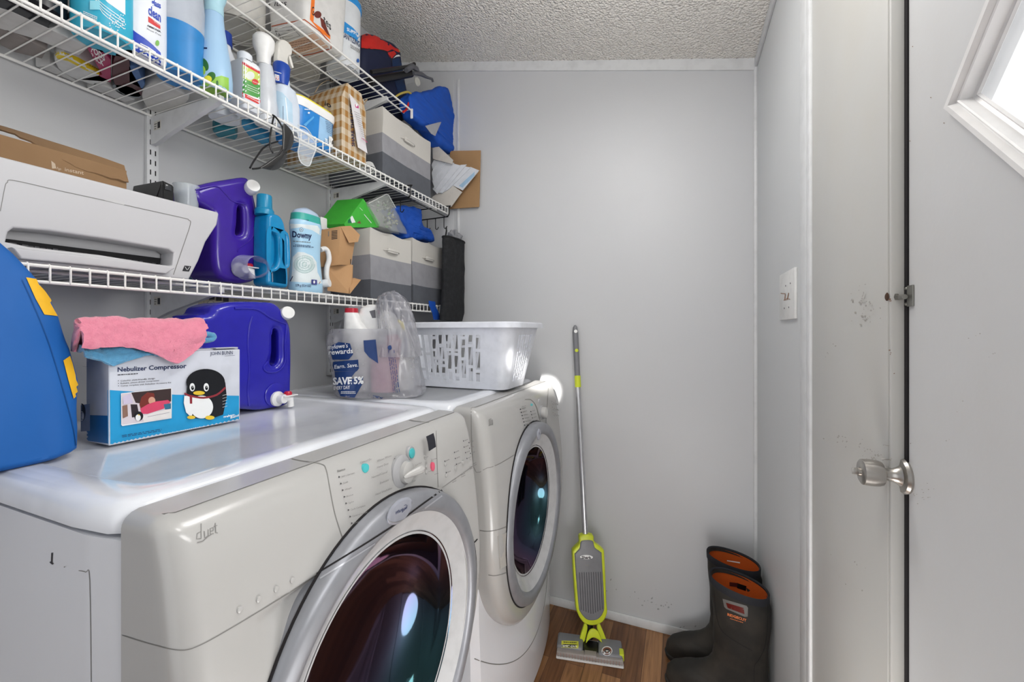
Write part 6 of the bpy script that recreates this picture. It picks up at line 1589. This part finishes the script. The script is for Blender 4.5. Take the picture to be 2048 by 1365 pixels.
d = Decal(jb, 560, 560, 3.413); pk = mat('pink_label', '#d88d9c', .5); d.poly(pk, [(720, 380), (800, 370), (830, 420), (800, 700), (740, 700)]); d.poly(mat('dark_grip', '#6a6a70', .5), [(610, 215), (650, 205), (655, 260), (630, 262)]); d.build(jb)
bm = B(); D2 = 1.24; rr = [vring(742, 790, ZT + .012, D2, .02), vring(742, 790, zf(720, D2), D2, .02), vring(750, 784, zf(690, D2), D2, .014)]; loft(bm, rr); o = ob('pink_bottle', bm, mat('rose_bottle', '#cf8fa0', .4), None, .9, base=(-.80, 1.0, ZT)); tag(o, 'pinkish bottle pressed against the front of the grey carrier bag', 'bottle')
t = thing('utility_knife', 'thin yellow and black handled tool inside the knotted top of the carrier bag', 'hand tool', tuple(P(802, 650, X=-.77)))
bm = B(); tube(bm, [P(785, 615, X=-.79), P(797, 641, X=-.785)], .0018, 8); tube(bm, [P(808, 662, X=-.78), P(812, 668, X=-.78)], .0015, 8); ob('blade', bm, M_black, t)
bm = B(); tube(bm, [P(796, 641, X=-.785), P(803, 647, X=-.783), P(808, 661, X=-.78)], [.003, .006, .004], 10); ob('handle', bm, mat('tool_yellow', '#e7d63a', .4), t)

# laundry basket
t = thing('laundry_basket', 'white slotted plastic laundry basket on the dryer', 'laundry basket', (-.75, 1.33, ZT))
bA = (-1.0, -.527, 1.232, 1.425); bT = (-1.04, -.484, 1.188, 1.482); zb, ztp = ZT + .001, 1.186
def rr_pts(R, rad, n):
    x0, x1, y0, y1 = R; out = []
    segs_ = [((x0 + rad, y0), (x1 - rad, y0)), None, ((x1, y0 + rad), (x1, y1 - rad)), None, ((x1 - rad, y1), (x0 + rad, y1)), None, ((x0, y1 - rad), (x0, y0 + rad)), None]
    cs = [(x1 - rad, y0 + rad, -90), (x1 - rad, y1 - rad, 0), (x0 + rad, y1 - rad, 90), (x0 + rad, y0 + rad, 180)]
    L1, L2 = 80, 42; LC = 10; ci = 0
    for i, s in enumerate(segs_):
        if s:
            m = L1 if i in (0, 4) else L2
            for k in range(m): out.append((s[0][0] + (s[1][0] - s[0][0]) * k / m, s[0][1] + (s[1][1] - s[0][1]) * k / m, i, k / m))
        else:
            cx, cy_, a0 = cs[ci]; ci += 1
            for k in range(LC): a = math.radians(a0 + 90 * k / LC); out.append((cx + rad * math.cos(a), cy_ + rad * math.sin(a), i, 0))
    return out
pa, pb = rr_pts(bA, .035, 0), rr_pts(bT, .045, 0); NV = 44
bm = B(); G_ = []
for j in range(NV + 1):
    v = j / NV; G_.append([bm.verts.new((p[0] + (q[0] - p[0]) * v, p[1] + (q[1] - p[1]) * v, zb + (ztp - zb) * v)) for p, q in zip(pa, pb)])
m = len(pa)
for j in range(NV):
    for i in range(m):
        s, u = pa[i][2], pa[i][3]; hole_ = False; v = j / NV
        if s in (0, 2, 4, 6):
            pitch = 5 if s in (0, 4) else 5; idx = int(round(u * (80 if s in (0, 4) else 42))); c_ = idx // pitch; r_ = idx % pitch
            edge_ok = 6 <= idx < ((80 if s in (0, 4) else 42) - (9 if s == 0 else 5))
            sh = (c_ % 4) * 3
            jj = j + sh
            if edge_ok and 1 <= r_ <= 3 and 4 <= j <= 36:
                ph_ = jj % 14
                if ph_ >= 2 and j not in (4, 36): hole_ = True
        if hole_: continue
        k = (i + 1) % m; bm.faces.new((G_[j][i], G_[j][k], G_[j + 1][k], G_[j + 1][i]))
bm.faces.new([v for v in G_[0]][::-1])
bmesh.ops.delete(bm, geom=[v for v in bm.verts if not v.link_faces], context='VERTS')
thicken(bm, .0022)
M_bsk = mat('basket_white', '#dfe2ea', .35, alpha=.97); ob('basket_body', bm, M_bsk, t, .5)
bm = B()
def rl(off, z, lift=False): 
    out = []
    for p in rr_pts((bT[0] - off, bT[1] + off, bT[2] - off, bT[3] + off), .045 + off, 0):
        zz = z
        out.append(Vector((p[0], p[1], zz)))
    return out
loft(bm, [rl(-.001, ztp - .004), rl(.002, ztp + .002), rl(.010, ztp + .003), rl(.015, ztp - .001), rl(.016, ztp - .016), rl(.014, ztp - .016), rl(.012, ztp - .004), rl(-.001, ztp - .006)], False, False); ob('rim', bm, M_bsk, t, .8)

# ================================================================== FLOOR
# spray mop leaning on the back wall
J = P(1180, 1262, Z=.055); T = P(1150, 652, Y=YB - .016)
def LN(py):
    lo, hi = -.1, 1.1
    for _ in range(40):
        m_ = (lo + hi) / 2; q = J.lerp(T, m_) ; yy = HOR - FPX * (q.z - HC) / depth(q)
        if yy > py: lo = m_
        else: hi = m_
    return J + (T - J) * lo
ax = (T - J).normalized(); wv = (_r - ax * _r.dot(ax)).normalized(); nv_ = wv.cross(ax)
t = thing('spray_mop', 'grey and lime green cordless floor mop leaning on the back wall', 'mop', (J.x, J.y, 0))
M_lime = mat('lime_plastic', '#c9d530', .35); M_gp = mat('mop_grey', '#77787c', .38); M_pole = mat('pole_silver', '#c3c4c7', .25, metal=.7)
bm = B(); tube(bm, [LN(1068), LN(775)], .0105, 20); ob('pole', bm, M_pole, t)
bm = B(); tube(bm, [LN(775), LN(752)], .0125, 20); ob('pole_collar', bm, M_lime, t)
bm = B(); tube(bm, [LN(752), LN(700), LN(665), LN(656), LN(651)], [.0112, .0118, .0118, .009, .004], 20); gp = ob('hand_grip', bm, M_gp, t)
c = LN(702); bm = B(); lathe(bm, [(0, .0), (.007, .001), (.007, .0025), (.005, .0035), (0, .0035)], c + nv_ * .0105, nv_, 20); ob('trigger_button', bm, M_lime, gp)
c = LN(664); bm = B(); lathe(bm, [(0, .0), (.007, .001), (.007, .002), (0, .002)], c + nv_ * .0105, nv_, 20); ob('hanging_hole', bm, M_white, gp)
def mopframe(py): c = LN(py); return frame(c, wv, ax), c
Fm, c0 = mopframe(1155); s_ = depth(c0) / FPX; vs = (LN(1065) - LN(1243)).length / 178
def mp_(pts): return [((x - 1176 + (y - 1155) * -.05 * 0) * s_, (1155 - y) * vs) for x, y in pts]
o1 = smooth2(mp_([(1164, 1068), (1190, 1068), (1192, 1082), (1208, 1096), (1211, 1110), (1210, 1200), (1210, 1222), (1200, 1240), (1180, 1246), (1163, 1240), (1152, 1222), (1149, 1200), (1147, 1110), (1150, 1096), (1162, 1084)]), 3)
bm = B(); extr(bm, [o1], Fm, .018, .006, 3); ob('body_shell', bm, M_lime, t, .8)
o2 = smooth2(mp_([(1166, 1078), (1188, 1078), (1192, 1092), (1204, 1102), (1205, 1112), (1205, 1200), (1202, 1220), (1192, 1232), (1180, 1235), (1168, 1232), (1157, 1218), (1154, 1200), (1151, 1112), (1153, 1102), (1162, 1092)]), 3)
bm = B(); extr(bm, [o2], Fm @ Matrix.Translation((0, 0, .006)), .017, .005, 3); bdm = ob('body_cover', bm, M_gp, t, .8)
bm = B()
for k in range(10):
    x = 1158 + k * 4.6; e = 1222 - abs(k - 4.5) * 2
    extr(bm, [mp_([(x, 1140), (x + 2, 1140), (x + 2, e), (x, e)])], Fm @ Matrix.Translation((0, 0, .0225)), .0009)
ob('grille_ribs', bm, mat('rib_dark', '#4e4f54', .4), bdm, .5)
d = Decal(bdm); d.ell(M_whiteink, 1173, 1115, 13, 4.2, .03); d.text(M_ink, 'Shark', 1163, 1118, 1183, 1118.5, 5.5, .04); d.scribble(M_greyink, 1170, 1131, 1178, 1131, 3, 1, 1); d.build(bdm, 'wordmark')
# yoke
bm = B()
for sx in (-1, 1): extr(bm, [smooth2(mp_([(1180 + sx * 14, 1243), (1180 + sx * 18, 1252), (1180 + sx * 25, 1272), (1180 + sx * 26, 1284), (1180 + sx * 20, 1286), (1180 + sx * 13, 1268), (1180 + sx * 9, 1250)]), 3)], frame(LN(1155) + nv_ * .004, wv, ax), .006, .002, 2)
extr(bm, [smooth2(mp_([(1171, 1256), (1180, 1250), (1190, 1256), (1196, 1276), (1189, 1270), (1180, 1266), (1171, 1270), (1165, 1276)]), 3)], frame(LN(1155) + nv_ * .022, wv, ax), .004, .002, 2); ob('yoke', bm, M_lime, t, .8)
bm = B(); tube(bm, [J + ax * .03, J - Vector((0, 0, .025))], .013, 16); ob('swivel_joint', bm, M_black, t)
# head
h = [P(a, b, Z=.006) for a, b in ((1112, 1316), (1248, 1337))]; uh = (h[1] - h[0]); lh = uh.length; uh.normalize(); vh = Vector((-uh.y, uh.x, 0))
dh = abs((P(1117, 1262, Z=.034) - h[0]).dot(vh)); Mh = Matrix(((uh.x, vh.x, 0, h[0].x), (uh.y, vh.y, 0, h[0].y), (0, 0, 1, 0), (0, 0, 0, 1)))
bm = B(); box(bm, 0, lh, 0, dh, .0008, .008, .003, 2, M=Mh); box(bm, .003, lh - .002, dh, dh + .010, .006, .0075, M=Mh); ob('mop_pad', bm, mat('pad_white', '#d9d8d6', .9, bump=(200, .4)), t)
bm = B(); box(bm, .001, lh - .001, .002, .030, .009, .026, .005, 3, M=Mh); ob('clear_housing', bm, mat('smoky_housing', '#b9b0ab', .15, alpha=.55), t, .8)
bm = B()
for k in range(22): box(bm, .006 + k * (lh - .012) / 22, .0075 + k * (lh - .012) / 22, .001, .002, .010, .024, M=Mh)
ob('bristle_strip', bm, mat('rust_bristle', '#8b6a5c', .7), t)
bm = B(); box(bm, 0, lh * .40, .022, dh - .002, .010, .034, .008, 3, M=Mh); pl_ = ob('head_cover', bm, M_gp, t, .8)
bm = B(); box(bm, lh * .63, lh - .002, .014, dh - .002, .010, .034, .008, 3, M=Mh); pr_ = ob('head_cover', bm, M_gp, t, .8)
bm = B(); box(bm, lh * .40, lh * .63, .014, dh - .014, .010, .026, .004, 3, M=Mh); ob('nozzle_block', bm, M_black, t, .8)
bm = B(); box(bm, lh * .42, lh * .61, .003, .030, .010, .028, .004, 3, M=Mh); nz_ = ob('clear_nozzle', bm, mat('smoky_housing', '#b9b0ab', .15, alpha=.55), t, .8)
bm = B(); box(bm, lh - .014, lh + .002, .018, .050, .012, .036, .003, 2, M=Mh); ob('release_tab', bm, M_lime, t, .8)
d = Decal(pl_, 1020, 980, 3.413); d.poly(mat('sticker_lime', '#d9d94a', .4), [(352, 1032), (468, 1036), (468, 1085), (350, 1078)]); d.poly(M_ink, [(356, 1055), (464, 1060), (462, 1082), (354, 1076)]); d.text(M_whiteink, 'DIRT GRIP', 364, 1073, 456, 1078, 11, .03); d.scribble(M_ink, 365, 1042, 455, 1047, 7, 1, 2); d.build(pl_)
d = Decal(pr_, 1020, 980, 3.413); d.ell(M_whiteink, 662, 1102, 37, 32); d.ell(mat('seal_brown', '#7d4a35', .4), 662, 1102, 31, 26); d.ell(M_ink, 662, 1102, 19, 15); d.text(M_whiteink, '30', 653, 1108, 672, 1108, 10, .03); d.build(pr_)

# rubber boots
M_rub = mat('muddy_rubber', '#252320', .7, bump=(60, .35, .002), var=(11, .5, '#4a423a')); M_neo = mat('dark_neoprene', '#23242a', .8, bump=(300, .2)); M_or = mat('orange_lining', '#c65a17', .85, bump=(200, .3), var=(9, .4, '#a94a12'))
def boot(label, c, f, main):
    f = Vector((f[0], f[1], 0)).normalized(); s = Vector((-f.y, f.x, 0)); c = Vector((c[0], c[1], 0))
    t = thing('rubber_boot', label, 'rubber boot', tuple(c), 'pair of rubber boots')
    prof = [(.001, -.078, .200, .044), (.012, -.080, .208, .048), (.03, -.080, .212, .050), (.05, -.080, .208, .050), (.068, -.079, .196, .049), (.082, -.078, .172, .048), (.095, -.077, .142, .047), (.11, -.077, .112, .046), (.13, -.078, .088, .046), (.155, -.079, .073, .047), (.19, -.080, .066, .049), (.24, -.081, .068, .052), (.30, -.083, .072, .056), (.36, -.082, .076, .058), (.395, -.080, .078, .058)]
    def ring(z, a, b, w, lean=0, k=1.0, n=56):
        cx, hx = (a + b) / 2, (b - a) / 2; out = []
        for i in range(n):
            q = 2 * math.pi * i / n; cc, ss = math.cos(q), math.sin(q); pw = 2.15
            X_ = cx + math.copysign(abs(cc) ** (2 / pw), cc) * hx * k; w_ = w * (1 + (.12 * cc if z < .09 else 0)) * k
            Y_ = math.copysign(abs(ss) ** (2 / pw), ss) * w_
            out.append(c + f * X_ + s * Y_ + Vector((0, 0, z + (.010 * cc if z > .33 else 0))))
        return out
    bm = B(); rs = []
    for p, q in zip(prof, prof[1:]):
        for k in range(3): rs.append(tuple(a + (b - a) * k / 3 for a, b in zip(p, q)))
    rs.append(prof[-1]); loft(bm, [ring(*r) for r in rs] + [ring(*(prof[-1][:4]), 0, .965), ring(.385, -.082, .075, .057, 0, .96)], True, False)
    for v in bm.verts:
        z = v.co.z
        if .05 < z < .36: v.co += s * (noise.noise(v.co * 14) * .006) + f * (noise.noise(v.co * 12 + Vector((3, 3, 3))) * .007)
    shell = ob('boot_shell', bm, M_rub, t, 1.1)
    bm = B(); loft(bm, [ring(.392, -.080, .078, .058, 0, .955), ring(.34, -.082, .075, .057, 0, .95), ring(.2, -.080, .066, .049, 0, .93), ring(.15, -.07, .06, .04, 0, .9)], False, True); ob('lining', bm, M_or, t, 1.1)
    bm = B(); rg = [[(v + (v - c).normalized() * 0) for v in ring(z, -.080, .078, .058, 0, k)] for z, k in ((.378, 1.015), (.397, 1.02), (.400, 1.0), (.396, .95))]; loft(bm, rg, False, False); ob('collar_band', bm, M_neo, t, 1)
    bm = B(); loft(bm, [ring(z, a, b, w) for z, a, b, w in ((0, -.079, .203, .046), (.002, -.083, .212, .051), (.016, -.084, .216, .052), (.019, -.080, .212, .050))]); ob('sole', bm, mat('sole_rubber', '#2c2a28', .8), t, .6)
    return t, shell
t2, s2 = boot('black rubber boot with orange lining, farther one beside the back wall', (.160, 1.562), (-.94, .12), False)
t1, s1 = boot('muddy black rubber boot with a red window badge, nearer of the pair', (.160, 1.418), (-.94, .24), True)
d = Decal(s1, 1440, 1100, 5.15, off=.0008)
d.poly(mat('badge_grey_frame', '#6f6d6a', .5), [(28, 505), (60, 515), (275, 578), (288, 600), (285, 690), (255, 692), (65, 610), (45, 590)]); d.poly(mat('badge_deep_red', '#5e1512', .3), [(62, 545), (245, 600), (252, 665), (80, 600)])
d.text(mat('badge_orange_text', '#d97a45', .5), 'RIDGECUT', 78, 678, 272, 742, 26, .04); d.scribble(mat('badge_orange_text', '#d97a45', .5), 105, 708, 240, 750, 8, 1, 3)
d.build(s1, 'side_badge')
d = Decal(s1, 1440, 1100, 5.15, off=.0006); sm_ = mat('seam_dark', '#1c1b1b', .8)
d.line(sm_, [(-60, 420), (-40, 640), (0, 800), (80, 890), (220, 980), (330, 1040)], 7, sm=5); d.line(sm_, [(470, 360), (490, 560), (485, 800), (460, 1000), (400, 1130), (355, 1200), (350, 1365)], 6, sm=5); d.build(s1, 'shell_seam')
d = Decal([o for o in t1.children if o.name.startswith('lining')][0]); d.poly(mat('lining_tag_red', '#4a1410', .6), [(1459, 1165), (1476, 1167), (1475, 1175), (1459, 1173)]); d.poly(M_black, [(1475, 1167), (1493, 1173), (1492, 1183), (1474, 1177)]); d.build(t1, 'size_tag')
d = Decal([o for o in t2.children if o.name.startswith('lining')][0]); d.poly(M_whiteink, [(1454, 1121), (1480, 1125), (1480, 1127.5), (1454, 1123)]); d.build(t2, 'size_tag')
